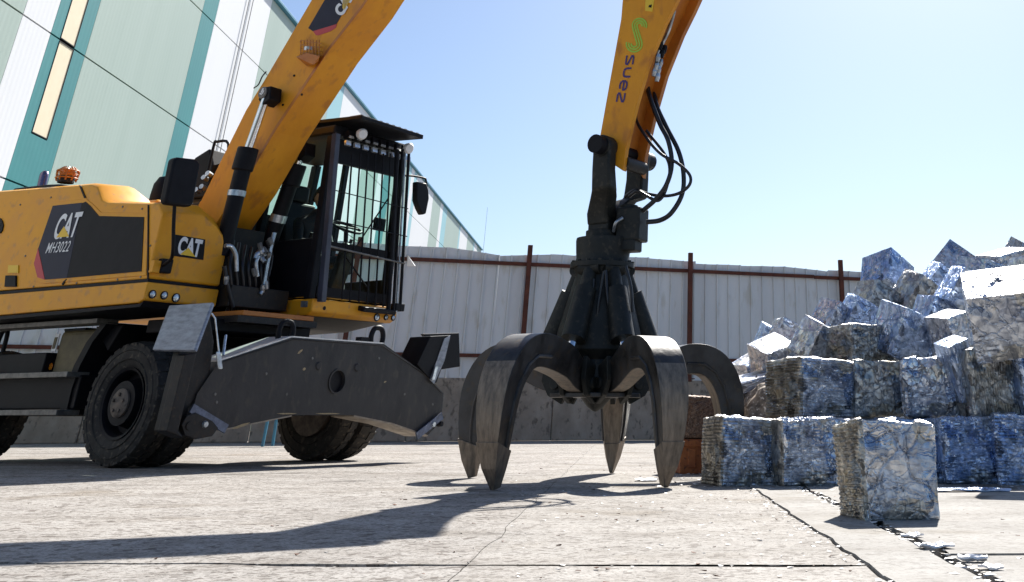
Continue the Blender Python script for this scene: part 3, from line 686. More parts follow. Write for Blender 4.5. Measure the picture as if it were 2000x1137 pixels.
# chassis ----------------------------------------------------------
g = G(); g.box((-1.8, VC, .72), (4.0, .95, .42)); g.box((-1.3, VC, 1.06), (1.5, 1.3, .26)); g.box((-.45, VC, .56), (.30, 1.6, .26)); g.box((-3.3, VC, .56), (.30, 1.6, .26))
g.box((.55, VC, .82), (.8, .6, .3)); g.lathe([(.0, -.12), (.62, -.12), (.68, -.05), (.68, .05), (.62, .12), (0, .12)], (-.95, VC, 1.20), (0, 0, 1), 40)
g.build('chassis', DRK, mh, bevel=.01)
g = G()
for k in range(36):
    a_ = 2 * math.pi * k / 36; g.lathe([(0, .03), (.016, .03), (.016, 0)], (-.95 + .74 * math.cos(a_), VC + .74 * math.sin(a_), 1.25), (0, 0, 1), 6)
g.lathe([(.69, -.02), (.78, -.02), (.78, .02), (.69, .02)], (-.95, VC, 1.24), (0, 0, 1), 40, closed=True)
g.build('slewing_ring', GRAY, mh)
# fender, steps, side tank
g = G(); P_ = [V(195, 630, .34), V(165, 668, .34), V(140, 715, .34), V(124, 760, .34), V(112, 810, .34)]
for a_, b_ in zip(P_, P_[1:]): g.add([(a_.x, .36, a_.z), (b_.x, .36, b_.z), (b_.x, 1.0, b_.z), (a_.x, 1.0, a_.z), (a_.x + .10, .36, a_.z), (b_.x + .10, .36, b_.z), (b_.x + .10, 1.0, b_.z), (a_.x + .10, 1., a_.z)],
    [(0, 1, 2, 3), (4, 7, 6, 5), (0, 4, 5, 1), (3, 2, 6, 7), (0, 3, 7, 4), (1, 5, 6, 2)])
g.build('fender', BLK, mh)
for (pl_, yy, th, xr) in ((635, 634, .045, 190), (733, 733, .05, 132), (806, 806, .05, 112)):
    a_ = V(0, pl_, .25); b_ = V(xr, yy if yy != 634 else 630, .25)
    g = G(); g.box(((a_.x + b_.x) / 2 - .35, .36, (a_.z + b_.z) / 2), (b_.x - a_.x + .7, .24, th)); g.build('step', GRAY, mh, bevel=.006)
G().box((-1.62, .72, 1.0), (.62, .5, .44)).build('side_tank', OLV, mh, bevel=.05, seg=3)
q = V(108, 669, .45); g = G().box((q.x, .455, q.z), (.075, .012, .17)); lb = g.build('warning_plate', WHT, mh)
G().box((q.x, .446, q.z - .005), (.045, .006, .11)).build('plate_print', OLV, lb)
q = V(98, 716, .45); g = G()
for k in range(6):
    a_ = k * math.pi / 3; g.add([(q.x, .452, q.z), (q.x + .035 * math.cos(a_), .455, q.z + .035 * math.sin(a_)), (q.x + .035 * math.cos(a_ + .8), .455, q.z + .035 * math.sin(a_ + .8))], [(0, 1, 2)])
g.build('orange_mark', AMB, mh)
g = G(); g.box((-2.2, .60, .64), (1.9, .44, .30)); g.box((-2.6, .62, .91), (1.3, .46, .20)); g.box((-1.6, 1.0, .75), (1.0, .5, .5)); g.hull([(-1.95, .5, 1.24), (-1.55, .5, 1.24), (-1.75, .5, 1.02), (-1.95, .9, 1.24), (-1.55, .9, 1.24), (-1.75, .9, 1.02)]); g.hull([(-1.35, .46, 1.24), (-.9, .46, 1.24), (-1.05, .46, 1.0), (-1.35, .9, 1.24), (-.9, .9, 1.24), (-1.05, .9, 1.0)]); g.box((-.2, 1.2, 1.22), (.9, 1.3, .12)); g.build('tool_box', BLK, mh, bevel=.01)
q = V(8, 665, .5); g = G().tube(curve([(q.x - .12, .5, q.z - .12), (q.x - .08, .5, q.z + .08), (q.x + .02, .5, q.z + .08), (q.x + .04, .5, q.z - .12)]), .025, 8); g.build('lifting_eye', BLK, mh, smooth=60)
# stabiliser beam ---------------------------------------------------
UB = 1.0
pp = [(376, 802), (385, 770), (428, 706), (570, 659), (750, 672), (835, 733), (866, 768), (862, 822), (836, 850), (766, 826), (692, 811), (570, 811), (505, 824), (437, 838)]
poly = [(U(x, y, UB).y, U(x, y, UB).z) for x, y in pp]
beam = G().prism(poly, 0, UB - .34, UB - .03).build('stabilizer_beam', BEAM, mh)
for (i, j), m_, nm in (((2, 3), GLINT, 'top_glint_plate'), ((3, 4), GLINT, 'top_glint_plate'), ((9, 8), DUSTY, 'bottom_plate'), ((10, 9), DUSTY, 'bottom_plate'), ((12, 11), DUSTY, 'bottom_plate'), ((13, 12), DUSTY, 'bottom_plate')):  # added top plates carry the painted glint; bottom ones are dusty
    a_, b_ = Vector((0, *poly[i])), Vector((0, *poly[j])); n_ = Vector((0, -(b_ - a_).z, (b_ - a_).y)).normalized() * (.012 if m_ is GLINT else .012)
    if (m_ is GLINT) != (n_.z > 0): n_ = -n_
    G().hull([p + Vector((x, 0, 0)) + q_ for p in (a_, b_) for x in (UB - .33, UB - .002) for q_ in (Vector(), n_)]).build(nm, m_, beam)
hc = U(658, 745, UB)
# front plate with a round hole
def plate_with_hole(poly, c, r, ax_u, th, n=20):
    bm = bmesh.new(); ov = [bm.verts.new((ax_u, p[0], p[1])) for p in poly]; iv = [bm.verts.new((ax_u, c[0] + r * math.cos(2 * math.pi * k / n), c[1] + r * math.sin(2 * math.pi * k / n))) for k in range(n)]
    eo = [bm.edges.new((ov[i], ov[(i + 1) % len(ov)])) for i in range(len(ov))]; ei = [bm.edges.new((iv[i], iv[(i + 1) % n])) for i in range(n)]
    bmesh.ops.triangle_fill(bm, use_beauty=True, use_dissolve=False, edges=eo + ei)
    ex = bmesh.ops.extrude_face_region(bm, geom=bm.faces[:]); 
    for e in ex['geom']:
        if isinstance(e, bmesh.types.BMVert): e.co.x -= th
    bmesh.ops.recalc_face_normals(bm, faces=bm.faces); me = bpy.data.meshes.new('front_plate'); bm.to_mesh(me); bm.free(); return me
me = plate_with_hole(poly, (hc.y, hc.z), .098, UB, .029); me.materials.append(BEAM); fp = bpy.data.objects.new('front_plate', me); C.objects.link(fp); fp.parent = beam
g = G().lathe([(.098, 0), (.112, 0), (.112, .012), (.098, .012)], (UB, hc.y, hc.z), (1, 0, 0), 28, closed=True); g.build('hole_rim', BEAM, beam)
g = G().lathe([(.0, 0), (.094, 0)], (UB - .027, hc.y, hc.z), (1, 0, 0), 24); g.build('hole_backing', BLK, beam)
for x, y in ((622, 715), (697, 718)):
    q = U(x, y, UB); G().lathe([(.0, .012), (.03, .012), (.04, 0)], (UB, q.y, q.z), (1, 0, 0), 14).build('boss', BEAM, beam)
for i_ in range(2, 6):
    a_, b_ = Vector((UB + .002, *poly[i_])), Vector((UB + .002, *poly[i_ + 1])); c0 = Vector((UB, hc.y, hc.z)); sh = lambda p: p + (c0 - p).normalized() * .03
    G().tube([sh(a_), sh(b_)], .006, 6).build('weld_bead', DRK, beam)
for x, y in ((420, 770), (423, 786), (560, 770), (610, 700), (790, 770), (845, 790), (520, 730), (740, 700)):
    q = U(x, y, UB); G().lathe([(.0, .006), (.011, .006), (.014, 0)], (UB, q.y, q.z), (1, 0, 0), 8).build('bolt', GRAY, beam)
SCR = mat('scraped_ochre', (.42, .33, .17), (.25, .18, .10), .6, nscale=40)
for x, y, w_, h_, t_ in ((586, 687, .035, .012, .6), (594, 721, .02, .014, .2), (752, 746, .02, .008, .3), (470, 832, .10, .012, .25), (560, 808, .12, .006, 0), (640, 808, .16, .006, 0)):
    q = U(x, y, UB); G().add([(UB + .0015, q.y + a * math.cos(t_) - b_ * math.sin(t_), q.z + a * math.sin(t_) + b_ * math.cos(t_)) for a, b_ in ((-w_, 0), (-w_ * .4, -h_), (w_ * .7, -h_ * .6), (w_, h_ * .3), (w_ * .2, h_), (-w_ * .6, h_ * .7))], [(0, 1, 2, 3, 4, 5)]).build('scrape', SCR, beam)
def eye(x, y, s):
    q = U(x, y, UB - .12); pts = [(q.x, q.y + s * .075, q.z - .03), (q.x, q.y + s * .085, q.z + .07), (q.x, q.y + s * .045, q.z + .14), (q.x, q.y - s * .045, q.z + .14), (q.x, q.y - s * .085, q.z + .07), (q.x, q.y - s * .075, q.z - .03)]
    G().tube(curve(pts, 5), .027, 8).build('lifting_eye', BLK, beam, smooth=60)
eye(735, 670, 1); eye(556, 661, 1)
q = U(708, 665, UB - .15); G().box((q.x, q.y, q.z), (.08, .12, .06)).build('stop_block', BLK, beam)
BSTR = mat('blue_grey_scuffed', (.16, .19, .27), (.07, .08, .11), .45, metal=.3, nscale=12, bump=.2)
for ends in (((372, 797), (440, 838)), ((812, 852), (862, 812))):
    a_ = U(*ends[0], UB + .02); b_ = U(*ends[1], UB + .02); d = (b_ - a_); d.x = 0; n_ = Vector((0, -d.z, d.y)).normalized() * .035
    G().hull([a_ + n_, a_ - n_, b_ + n_, b_ - n_] + [p + Vector((.02, 0, 0)) for p in (a_ + n_, a_ - n_, b_ + n_, b_ - n_)]).build('pivot_strap', BSTR, beam)
# near leg: swung up, with its pad --------------------------------
def quadplate(pts, th, m, name, parent, bevel=.006):
    a_, b_, c_, d_ = [Vector(p) for p in pts]; n_ = (b_ - a_).cross(d_ - a_).normalized() * th
    return G().add([a_, b_, c_, d_, a_ + n_, b_ + n_, c_ + n_, d_ + n_], [(0, 1, 2, 3), (7, 6, 5, 4), (0, 4, 5, 1), (1, 5, 6, 2), (2, 6, 7, 3), (3, 7, 4, 0)]).build(name, m, parent, bevel=bevel)
leg = G()
lp = [(402, 858), (352, 856), (318, 842), (354, 694), (386, 610), (414, 606), (424, 668), (414, 740), (378, 790), (428, 800), (436, 838)]
lpoly = [(U(x, y, UB + .02).y, U(x, y, UB + .02).z) for x, y in lp]
leg.prism([lpoly[i] for i in (1, 2, 3, 4, 5, 6, 7, 8)], 0, UB - .10, UB - .02)
leg.prism([(p[0] - .02, p[1]) for p in (lpoly[1], lpoly[2], lpoly[3])] + [(lpoly[3][0] + .09, lpoly[3][1] + .02), (lpoly[2][0] + .09, lpoly[2][1])], 0, UB - .02, UB + .10)
leg = leg.build('stabilizer_leg', DRK, mh, bevel=.008)
g = G(); pv = [U(x, y, UB + .03) for x, y in ((352, 830), (362, 812), (380, 806), (412, 822), (424, 836), (412, 852), (380, 858), (358, 850))]
g.prism([(p.y, p.z) for p in pv], 0, UB + .0, UB + .05); g.build('pivot_lug', DRK, leg, bevel=.006)
q = U(400, 829, UB + .05); G().lathe([(0, .02), (.022, .02), (.03, 0)], (UB + .05, q.y, q.z), (1, 0, 0), 16).build('pin', SILV, leg)
q = U(369, 832, UB + .05); G().lathe([(0, .01), (.03, .01), (.034, 0)], (UB + .05, q.y, q.z), (1, 0, 0), 16).build('pin', DRK, leg)
quadplate([V(297, 683, -.33), V(380, 684, -.33), V(415, 590, -.13), V(330, 596, -.13)], -.035, STEEL, 'pad', leg, .01)
a_ = U(427, 692, UB + .06); b_ = U(433, 716, UB + .06)
g = G().hull([Vector((UB + .04 + t, p.y + s_ * .025, p.z + k * .02)) for p, k in ((a_, 1), (b_, -1)) for s_ in (-1, 1) for t in (0, .014)]); g.build('lock_plate', SILV, leg, bevel=.01)
G().tube([U(413, 612, UB + .03), U(420, 622, UB + .03), U(428, 694, UB + .03)], .008, 6).build('hand_bar', SILV, leg)
G().tube([U(441, 655, UB - .2), U(436, 694, UB - .1)], .012, 6).build('link_rod', SILV, leg)
# far leg
leg = G(); lp = [(812, 712), (838, 657), (878, 655), (868, 700), (850, 748), (835, 738)]
leg.prism([(U(x, y, UB).y, U(x, y, UB).z) for x, y in lp], 0, UB - .28, UB + .02); 
leg = leg.build('stabilizer_leg', BLK, mh, bevel=.006)
lp = [(832, 652), (902, 650), (904, 716), (866, 722), (860, 690), (838, 660)]
G().prism([(U(x, y, UB - .25).y, U(x, y, UB - .25).z) for x, y in lp], 0, UB - .34, UB - .29).build('pad', BLK, leg, bevel=.006)
g = G(); g.prism([(U(x, y, UB + .03).y, U(x, y, UB + .03).z) for x, y in ((868, 662), (880, 655), (868, 705), (848, 750), (840, 742))], 0, UB + .022, UB + .03); g.build('edge_strip', STEEL, leg)
a_ = U(853, 716, UB + .05); b_ = U(846, 742, UB + .05)
G().hull([Vector((UB + .04 + t, p.y + s_ * .022, p.z)) for p in (a_, b_) for s_ in (-1, 1) for t in (0, .012)]).build('lock_plate', SILV, leg)
for x, y in ((843, 829), (858, 828)):
    q = U(x, y, UB + .01); G().lathe([(0, .05), (.024, .05), (.032, 0)], (UB, q.y, q.z), (1, 0, 0), 16).build('pin', SILV if x == 843 else BLK, leg)

# engine housing -------------------------------------------------------
def Vs(L_, v=0.): return [(V(x, y, v).x, V(x, y, v).z) for x, y in L_]
sidep = [(-.02, 1.585), (0, 1.60), (0.0, 2.20), (-.10, 2.30), (-.30, 2.318), (-.98, 2.385), (-1.08, 2.42), (-1.22, 2.565), (-1.34, 2.60), (-1.62, 2.61), (-2.4, 2.645), (-3.2, 2.68), (-3.9, 2.60), (-4.1, 2.3), (-4.1, 1.6)]
hs_ = G(); hs_.prism(sidep, 1, .0, .02)
def loft(p2, v0, v1, front_slope=None):
    g = G(); n = len(p2); cols = [v0, v0 + .05, (v0 + v1) / 2, v1]
    return g
# body in sections across v so that the front right module has its sloped shoulder
g = G(); secs = [(0., 0., 0.), (.045, 0., .0), (.42, 0., .03), (.62, 0., -.06), (.72, 0., -.14), (.80, 0., -.30)]
vs = []; n = len(sidep)
for (v, du, dz) in secs:
    for (u, w_) in sidep:
        inset = .025 if v == 0 else 0
        ww = w_ + (dz if w_ > 2.1 else 0) - (inset if w_ > 2.1 else 0)
        if v > .7: ww = min(ww, w_)
        vs.append((u - (inset if u > -.15 else 0) + (.0), v, ww))
fs = [tuple(range(n)), tuple(range((len(secs) - 1) * n, len(secs) * n))[::-1]]
for k in range(len(secs) - 1):
    for i in range(n): fs.append((k * n + i, k * n + (i + 1) % n, (k + 1) * n + (i + 1) % n, (k + 1) * n + i))
g.add(vs, fs); body = g.build('engine_housing', YEL, mh, bevel=.02, seg=3, smooth=35)
G().prism([(-1.35, 1.5), (-1.35, 2.56), (-3.2, 2.64), (-3.9, 2.55), (-4.1, 2.2), (-4.1, 1.5)], 1, .805, 3.0).build('rear_hood', YEL, mh, bevel=.05, seg=3)
# lower skirt, slightly proud, with its lamps
sk = G(); P_ = [(0.012, 1.555), (0.012, 1.40), (-.06, 1.375), (-1.0, 1.365), (-4.1, 1.33), (-4.1, 1.555)]
sk.prism(P_, 1, -.012, .80); skirt = sk.build('lower_skirt', YEL, mh, bevel=.012)
G().prism([(-.01, 1.392), (-.06, 1.366), (-1.0, 1.357), (-4.1, 1.322), (-4.1, 1.29), (-1.0, 1.325), (-.05, 1.34)], 1, .01, .80).build('belly_shade', BLK, mh)  # added dark sheet, paints the shade under the skirt
G().prism([(-.01, 1.556), (-.01, 1.584), (-4.05, 1.584), (-4.05, 1.556)], 1, .0, .79).build('joint_gap', BLK, mh)
g = G()
for x, y, r_ in ((297, 575, .03), (320, 577, .03), (343, 582, .034)):
    q = U(x, y, .013); lo = G().lathe([(r_ + .008, 0), (r_ + .008, .012), (r_, .014)], (.012, q.y, q.z), (1, 0, 0), 20).build('headlamp', BLK, skirt)
    G().lathe([(0, .020), (r_ * .6, .018), (r_, .012)], (.012, q.y, q.z), (1, 0, 0), 20).build('lens', LENS, skirt)
# dark side panel, decals, lettering
def flat(L_, v, m, name, parent, th=.008, bevel=0): return G().prism(Vs(L_, v), 1, v, v + th).build(name, m, parent, bevel=bevel)
rec = [(103, 402), (166, 394), (176, 402), (193, 422), (282, 423), (276, 531), (88, 547), (73, 543), (66, 515), (74, 484)]
flat([(98, 396), (167, 388), (180, 398), (197, 415), (290, 416), (285, 538), (85, 554), (66, 548), (59, 515), (68, 480)], -.008, YEL, 'panel_frame', body, .012, .004)
gp = flat([(160, 397), (167, 394), (176, 402), (193, 422), (281, 424), (276, 530), (131, 543)], -.013, BLK, 'grille_panel', body, .010)
flat([(103, 402), (160, 396), (130.5, 543), (88, 546), (75, 484)], -.014, DECB, 'decal', body, .010)
flat([(74, 485), (87, 546), (73, 542), (66, 515)], -.014, REDP, 'decal', body, .010)
o_ = V(102, 466, -.016); dx_ = V(145, 461, -.016) - o_; dy_ = Vector((.10, 0, 1)); dx_.y = 0
text('lettering', 'CAT', WHT, body, o_, dx_, dy_, .235, xs=.60, offset=.03, thick=.003)
t_ = [V(x, y, -.0215) for x, y in ((110, 464), (135, 462), (125, 442))]
G().add(t_, [(0, 1, 2)]).build('logo_triangle', TRIY, body)
o_ = V(88, 495, -.016); dx_ = V(135, 491, -.016) - o_; dx_.y = 0
text('lettering', 'MH3022', WHT, body, o_, dx_, Vector((.16, 0, 1)), .105, xs=.72, offset=.004, thick=.003, spacing=1.08)
for pts in ([(120, 555), (124, 549), (129, 545), (131, 545), (126, 551), (122, 557)], [(154, 362), (157, 362), (167, 386), (164, 387)], [(288, 400), (290, 400), (289, 545), (287, 545)]):
    flat(pts, -.010, BLK, 'panel_gap', body, .0115)
for x, y in ((66, 560), (150, 553), (230, 546), (275, 541), (40, 400), (100, 386), (240, 404), (278, 408), (50, 500), (294, 480)):
    q = V(x, y, 0); G().lathe([(0, .006), (.009, .006), (.011, 0)], (q.x, -.001 if y > 390 else -.001, q.z), (0, -1, 0), 8).build('bolt', GRAY, body)
# front badge
bp_ = [U(x, y, .004) for x, y in ((341, 458), (401, 468), (397, 508), (340, 500))]
G().prism([(p.y, p.z) for p in bp_], 0, .001, .006).build('badge', BLK, body)
o_ = U(345, 494, .007); e_ = U(395, 502, .007); dx_ = e_ - o_; dx_.x = 0
text('lettering', 'CAT', WHT, body, o_, dx_, (0, 0, 1), .150, xs=.62, offset=.045, thick=.001)
t_ = [U(x, y, .0125) for x, y in ((352, 497), (382, 502), (368, 484))]
G().add(t_, [(0, 1, 2)]).build('logo_triangle', TRIY, body)
flat([(16, 518), (35, 518), (35, 533), (15, 533)], -.012, TRIY, 'warning_label', body, .013)
flat([(10, 538), (30, 538), (30, 560), (8, 560)], -.02, BLK, 'latch', body, .03, .004)
flat([(0, 426), (4, 432), (6, 440), (4, 450), (0, 456), (-6, 440)], -.012, BLK, 'round_vent', body, .013)
# hood items
for (nm, pts, v) in (('hood_cover', [(20, 374), (28, 367), (90, 360), (116, 359), (135, 364), (150, 362), (150, 372), (20, 380)], .3),):
    flat(pts, v, BLK, nm, mh, 1.2, .02)
q = V(85, 348, .6); G().lathe([(.05, -.15), (.05, .02), (.045, .06), (.02, .085), (0, .09)], q, (-.12, 0, 1), 16).build('exhaust_pipe', mat('exhaust_steel', (.25, .2, .28), (.1, .08, .1), .25, metal=.9), mh, smooth=50)
q = V(131, 345, .25); bc = G().lathe([(.085, -.07), (.085, 0), (.0, 0)], q, (0, 0, 1), 14).build('beacon', DRK, mh)
G().lathe([(.068, 0), (.068, .06), (.05, .085), (0, .09)], q, (0, 0, 1), 16).build('amber_dome', AMB, bc, smooth=50)
g = G()
for k in range(10):
    a_ = 2 * math.pi * k / 10; c_, s_ = math.cos(a_), math.sin(a_)
    g.tube([q + Vector((.10 * c_, .10 * s_, -.05)), q + Vector((.115 * c_, .115 * s_, .05)), q + Vector((.05 * c_, .05 * s_, .10))], .009, 5)
for zz in (-.02, .02, .06): g.lathe([(.112, zz - .007), (.120, zz), (.112, zz + .007)], q, (0, 0, 1), 20)
g.build('beacon_cage', ORG, bc)
# dark equipment behind the housing
g = G(); q = V(403, 330, 1.15); g.hull([q + Vector((x, y, z)) for x, y, z in ((-.22, -.1, -.35), (-.2, .4, -.35), (.25, -.1, -.35), (.25, .4, -.35), (-.12, -.1, .12), (-.05, .3, .16), (.10, -.1, .2), (.2, .3, .16), (.24, -.1, .0))]); g.build('air_intake', BLK, mh, bevel=.02)
q = V(318, 372, 1.0); g = G().lathe([(0, .22), (.07, .2), (.11, .12), (.12, 0), (.12, -.3)], (q.x, q.y, q.z - .06), (0, 0, 1), 18); g.build('filter_bowl', BLK, mh, smooth=50)
P_ = [V(x, y, 1.0) for x, y in ((404, 345), (418, 283), (424, 277), (446, 280), (440, 330))]; G().tube(curve(P_, 4), .016, 8).build('handrail', BLK, mh, smooth=60)
for x, y in ((400, 348), (396, 366), (408, 340), (385, 372)):
    q = V(x, y, .95); G().lathe([(0, .03), (.028, .03), (.03, 0), (.03, -.04)], q, (.3, -1, .2), 10).build('fitting', SILV, mh)
g = G().box((-.55, 1.18, 1.85), (.7, .44, .7)); g.box((-.35, 1.2, 1.5), (1.0, .74, .20)); g.box((-1.1, 1.6, 2.0), (.6, 1.3, 1.0)); g.build('swing_frame', DRK, mh, bevel=.01)
G().box((-.1, 1.24, 1.325), (1.1, .9, .045)).build('floor_plate', ORG, mh, bevel=.006)
G().box((-.2, 1.24, 1.27), (1.3, 1.0, .06)).build('belly_shade', DRK, mh)  # dark sheet continuing the painted underbody shade below the floor
# mirror right of the housing (near side)
mr = G(); c_ = U(351, 357, .35); c_ = Vector((.35, c_.y, c_.z))
P_ = [U(x, y, .35) for x, y in ((334, 311), (342, 308), (378, 312), (386, 320), (372, 398), (366, 405), (322, 400), (317, 392))]
mr.prism([(p.y, p.z) for p in P_], 0, .30, .40); mir = mr.build('mirror', BLK, mh, bevel=.03, seg=3, smooth=40)
G().tube(curve([U(341, 400, .33), U(339, 440, .30), U(338, 488, .28), U(334, 506, .2), U(322, 516, .10), U(315, 520, .02)], 5), .017, 8).build('mirror_arm', BLK, mir, smooth=60)
q = U(322, 520, .03); G().box((q.x + .0, q.y, q.z), (.07, .12, .13)).build('mirror_bracket', BLK, mir, bevel=.01)
q = U(303, 521, .02); G().box((q.x + .0, q.y, q.z), (.06, .08, .11)).build('clamp', YEL, mir, bevel=.006)

# boom -------------------------------------------------------------------
BV0, BV1 = .95, 1.42
top = [(-1.05, 2.0), (-.79, 2.525), (-.365, 3.46), (-.135, 3.81), (.37, 4.635), (1.0, 5.55), (1.7, 6.4), (2.4, 7.0), (2.9, 7.0)]
bot = [(3.0, 6.6), (2.5, 6.2), (1.85, 5.25), (1.215, 4.40), (.78, 3.95), (.18, 3.16), (-.164, 2.60), (-.45, 2.25), (-.75, 1.9)]
boom = G().prism(top + bot, 1, BV0, BV1).build('boom', YELB, mh, bevel=.012)
G().prism([(t[0] * .0 + p[0], p[1]) for p in []] or [(-.155, 2.66), (.19, 3.215), (.79, 3.995), (1.222, 4.44), (1.85, 5.29), (1.86, 5.25), (1.235, 4.40), (.8, 3.95), (.2, 3.16), (-.15, 2.60)], 1, BV0 - .006, BV0).build('boom_edge_weld', ORG, boom)
G().prism([(-.78, 2.50), (-.95, 2.12), (-.72, 1.95), (-.42, 2.27), (-.14, 2.66), (-.2, 2.72)], 1, BV0 - .015, BV0).build('foot_plate', YELB, boom)
for x, y in ((575, 148), (590, 185), (553, 205)): 
    q = V(x, y, BV0); G().lathe([(0, .01), (.012, .01), (.014, 0)], (q.x, BV0, q.z), (0, -1, 0), 8).build('bolt', BLK, boom)
dec = [(603, 61), (640, -6), (690, -60), (712, -60), (676, 10), (657, 46), (650, 50), (609, 60)]
dec = [(602, 55), (634, 0), (680, -80), (728, -80), (684, 0), (657, 47), (611, 61)]
flat(dec, BV0 - .004, DECB, 'decal', boom, .003)
flat([(611, 61), (658, 47), (656, 54), (646, 61), (622, 69), (617, 69)], BV0 - .004, REDP, 'decal', boom, .003)
flat([(681, -40), (684, 0), (672, 20), (669, 16), (669.5, -10)], BV0 - .008, TRIY, 'logo_triangle', boom, .003)
o_ = V(667, 33, BV0 - .006); bd = Vector((.55, 0, .83)); text('lettering', 'CAT', WHT, boom, o_, bd, Vector((-.83, 0, .55)), .165, xs=.62, offset=.06, thick=.002)
# work light in its cage on the boom side
q = V(607, 105, BV0); wl = G().hull([V(x, y, BV0 - d) for x, y, d in ((578, 111, .02), (597, 102, .02), (625, 108, .02), (622, 120, .02), (600, 130, .02), (580, 112, .16), (600, 103, .16), (624, 110, .16), (612, 127, .14))]).build('work_light', ORG, boom, bevel=.004)
G().lathe([(0, .05), (.05, .04), (.055, 0)], V(603, 98, BV0 - .07), (.15, -.25, 1), 14).build('lens', LENS, wl, smooth=50)
g = G()
for k in range(7):
    x = 588 + k * 6; g.tube([V(x, 78 + (k % 2), BV0 - .10), V(x - 1, 106 + k, BV0 - .13)], .005, 4)
for k in range(4): y = 79 + k * 8; g.tube([V(586, y + 3, BV0 - .01), V(588, y, BV0 - .11), V(626, y + 6, BV0 - .11), V(628, y + 5, BV0 - .01)], .005, 4)
g.build('light_cage', ORG, wl)
G().tube(curve([V(496, 172, BV0 - .02), V(505, 165, BV0 - .03), V(512, 150, BV0 - .03), V(520, 140, BV0)], 5), .008, 6).build('hose', HOSE, boom)
# boom cylinders
def cylinder(v, top_, mid, low, parent, r=.085):
    a_, m_, b_ = V(*top_, v), V(*mid, v), V(*low, v); d = (a_ - b_).normalized()
    cy = G().tube([b_, m_], r, 18).build('boom_cylinder', BLK, parent, smooth=50)
    G().tube([m_ - d * .1, m_ + d * .14], r * 1.3, 16).build('gland', BLK, cy, bevel=.015, smooth=50)
    G().tube([b_ + (m_ - b_) * .62, b_ + (m_ - b_) * .68], r * 1.08, 18).build('clamp_band', SILV, cy, smooth=50)
    G().tube([m_ + d * .12, a_], .045, 16).build('rod', CHR, cy, smooth=50)
    h_ = G().hull([a_ + Vector((x, y, z)) for x, y, z in ((-.085, -.04, -.05), (-.085, .12, -.05), (-.07, -.04, .085), (-.07, .12, .085), (.075, -.04, .085), (.075, .12, .085), (.10, -.04, -.06), (.10, .12, -.06), (0, -.04, -.12), (0, .12, -.12))]).build('rod_eye', BLK, cy, bevel=.012)
    return cy, a_
cy, a_ = cylinder(.80, (522, 186), (478, 315), (432, 500), mh)
G().lathe([(0, .012), (.062, .012), (.066, 0)], a_ + Vector((-.02, -.045, .02)), (0, -1, 0), 20).build('pin_cap', GRAY, cy)
g = G()
for dx, dz, sx, sz in ((0, .02, .02, .05), (-.015, -.015, .04, .015), (.018, .0, .015, .04)): g.box(a_ + Vector((-.02 + dx, -.06, .02 + dz)), (sx, .004, sz), (0, .4, 0))
g.build('pin_mark', WHT, cy)
cylinder(1.56, (590, 295), (572, 345), (488, 585), mh)
# hydraulic lines between boom foot and cab
for pts in ([(440, 480), (452, 482), (461, 500), (462, 530)], [(498, 505), (503, 495), (515, 494), (517, 500)], [(503, 540), (500, 515), (505, 500)], [(536, 455), (530, 480), (522, 520), (515, 560), (508, 575)], [(520, 470), (532, 500), (525, 540)], [(438, 520), (445, 560), (455, 600)]):
    G().tube(curve([U(x, y, .16) for x, y in pts], 4), .022 if pts[0][0] != 520 else .012, 8).build('hydraulic_line', SILV if pts[0][0] not in (520, 438) else HOSE, mh, smooth=60)
for x, y in ((508, 480), (516, 488), (524, 498), (512, 505), (528, 470), (520, 555), (513, 562), (510, 486), (442, 545), (496, 530)):
    q = U(x, y, .17); G().lathe([(0, .03), (.022, .03), (.026, .0), (.02, -.05)], q, (rnd.uniform(-1, 1), -.4, 1), 8).build('fitting', SILV if rnd.random() < .6 else GRAY, mh)
for k in range(7):
    x = 455 + k * 12; G().tube(curve([U(x, 470 + k * 5, -.05), U(x - 6, 520, .12), U(x - 4, 570, .10), U(x - 14, 620, 0)], 5), .019, 8).build('hose', HOSE, mh, smooth=60)

# stick ----------------------------------------------------------------------
SV0, SV1 = .50, .88
left = Vs([(1171, 271), (1191, 159), (1213, 37), (1216, 0), (1215, -40)], SV0); right_ = Vs([(1345, -50), (1322, 0), (1298, 48), (1265, 129), (1242, 207), (1222, 291), (1217, 334), (1196, 320)], SV0)
UPL = [(4.45, 4.42), (2.55, 6.2), (2.45, 6.6), (2.7, 6.75), (4.72, 4.82), (5.3, 4.25)]
spol = left + UPL + right_
stick = G(); stick.prism(spol, 1, SV0, SV0 + .05)
stick = stick.build('stick', YELB, mh, bevel=.004)
# outer web: recessed middle and far flange
fr = [(p[0] - .10, p[1]) for p in right_[2:-1]]
inner = left + UPL[:4] + [(4.68, 4.78), (5.2, 4.25)] + [(p[0] - .12, p[1]) for p in right_[:-2]] + [(right_[-1][0] - .03, right_[-1][1] + .08)]
G().prism(inner, 1, SV0 + .05, SV1 - .05).build('web', ORG, stick)
farp = left + UPL + [(p[0] - .02, p[1]) for p in right_[:-1]] + [(right_[-1][0] + .0, right_[-1][1] + .06)]
G().prism(farp, 1, SV1 - .05, SV1).build('flange', ORG, stick, bevel=.004)
flat([(1261, -10), (1279, -10), (1274, 23), (1260, 21)], SV0 - .004, TRIY, 'warning_label', stick, .003)
flat([(1268, 10), (1273, 9), (1272, 15), (1266, 14)], SV0 - .006, BLK, 'label_print', stick, .002)
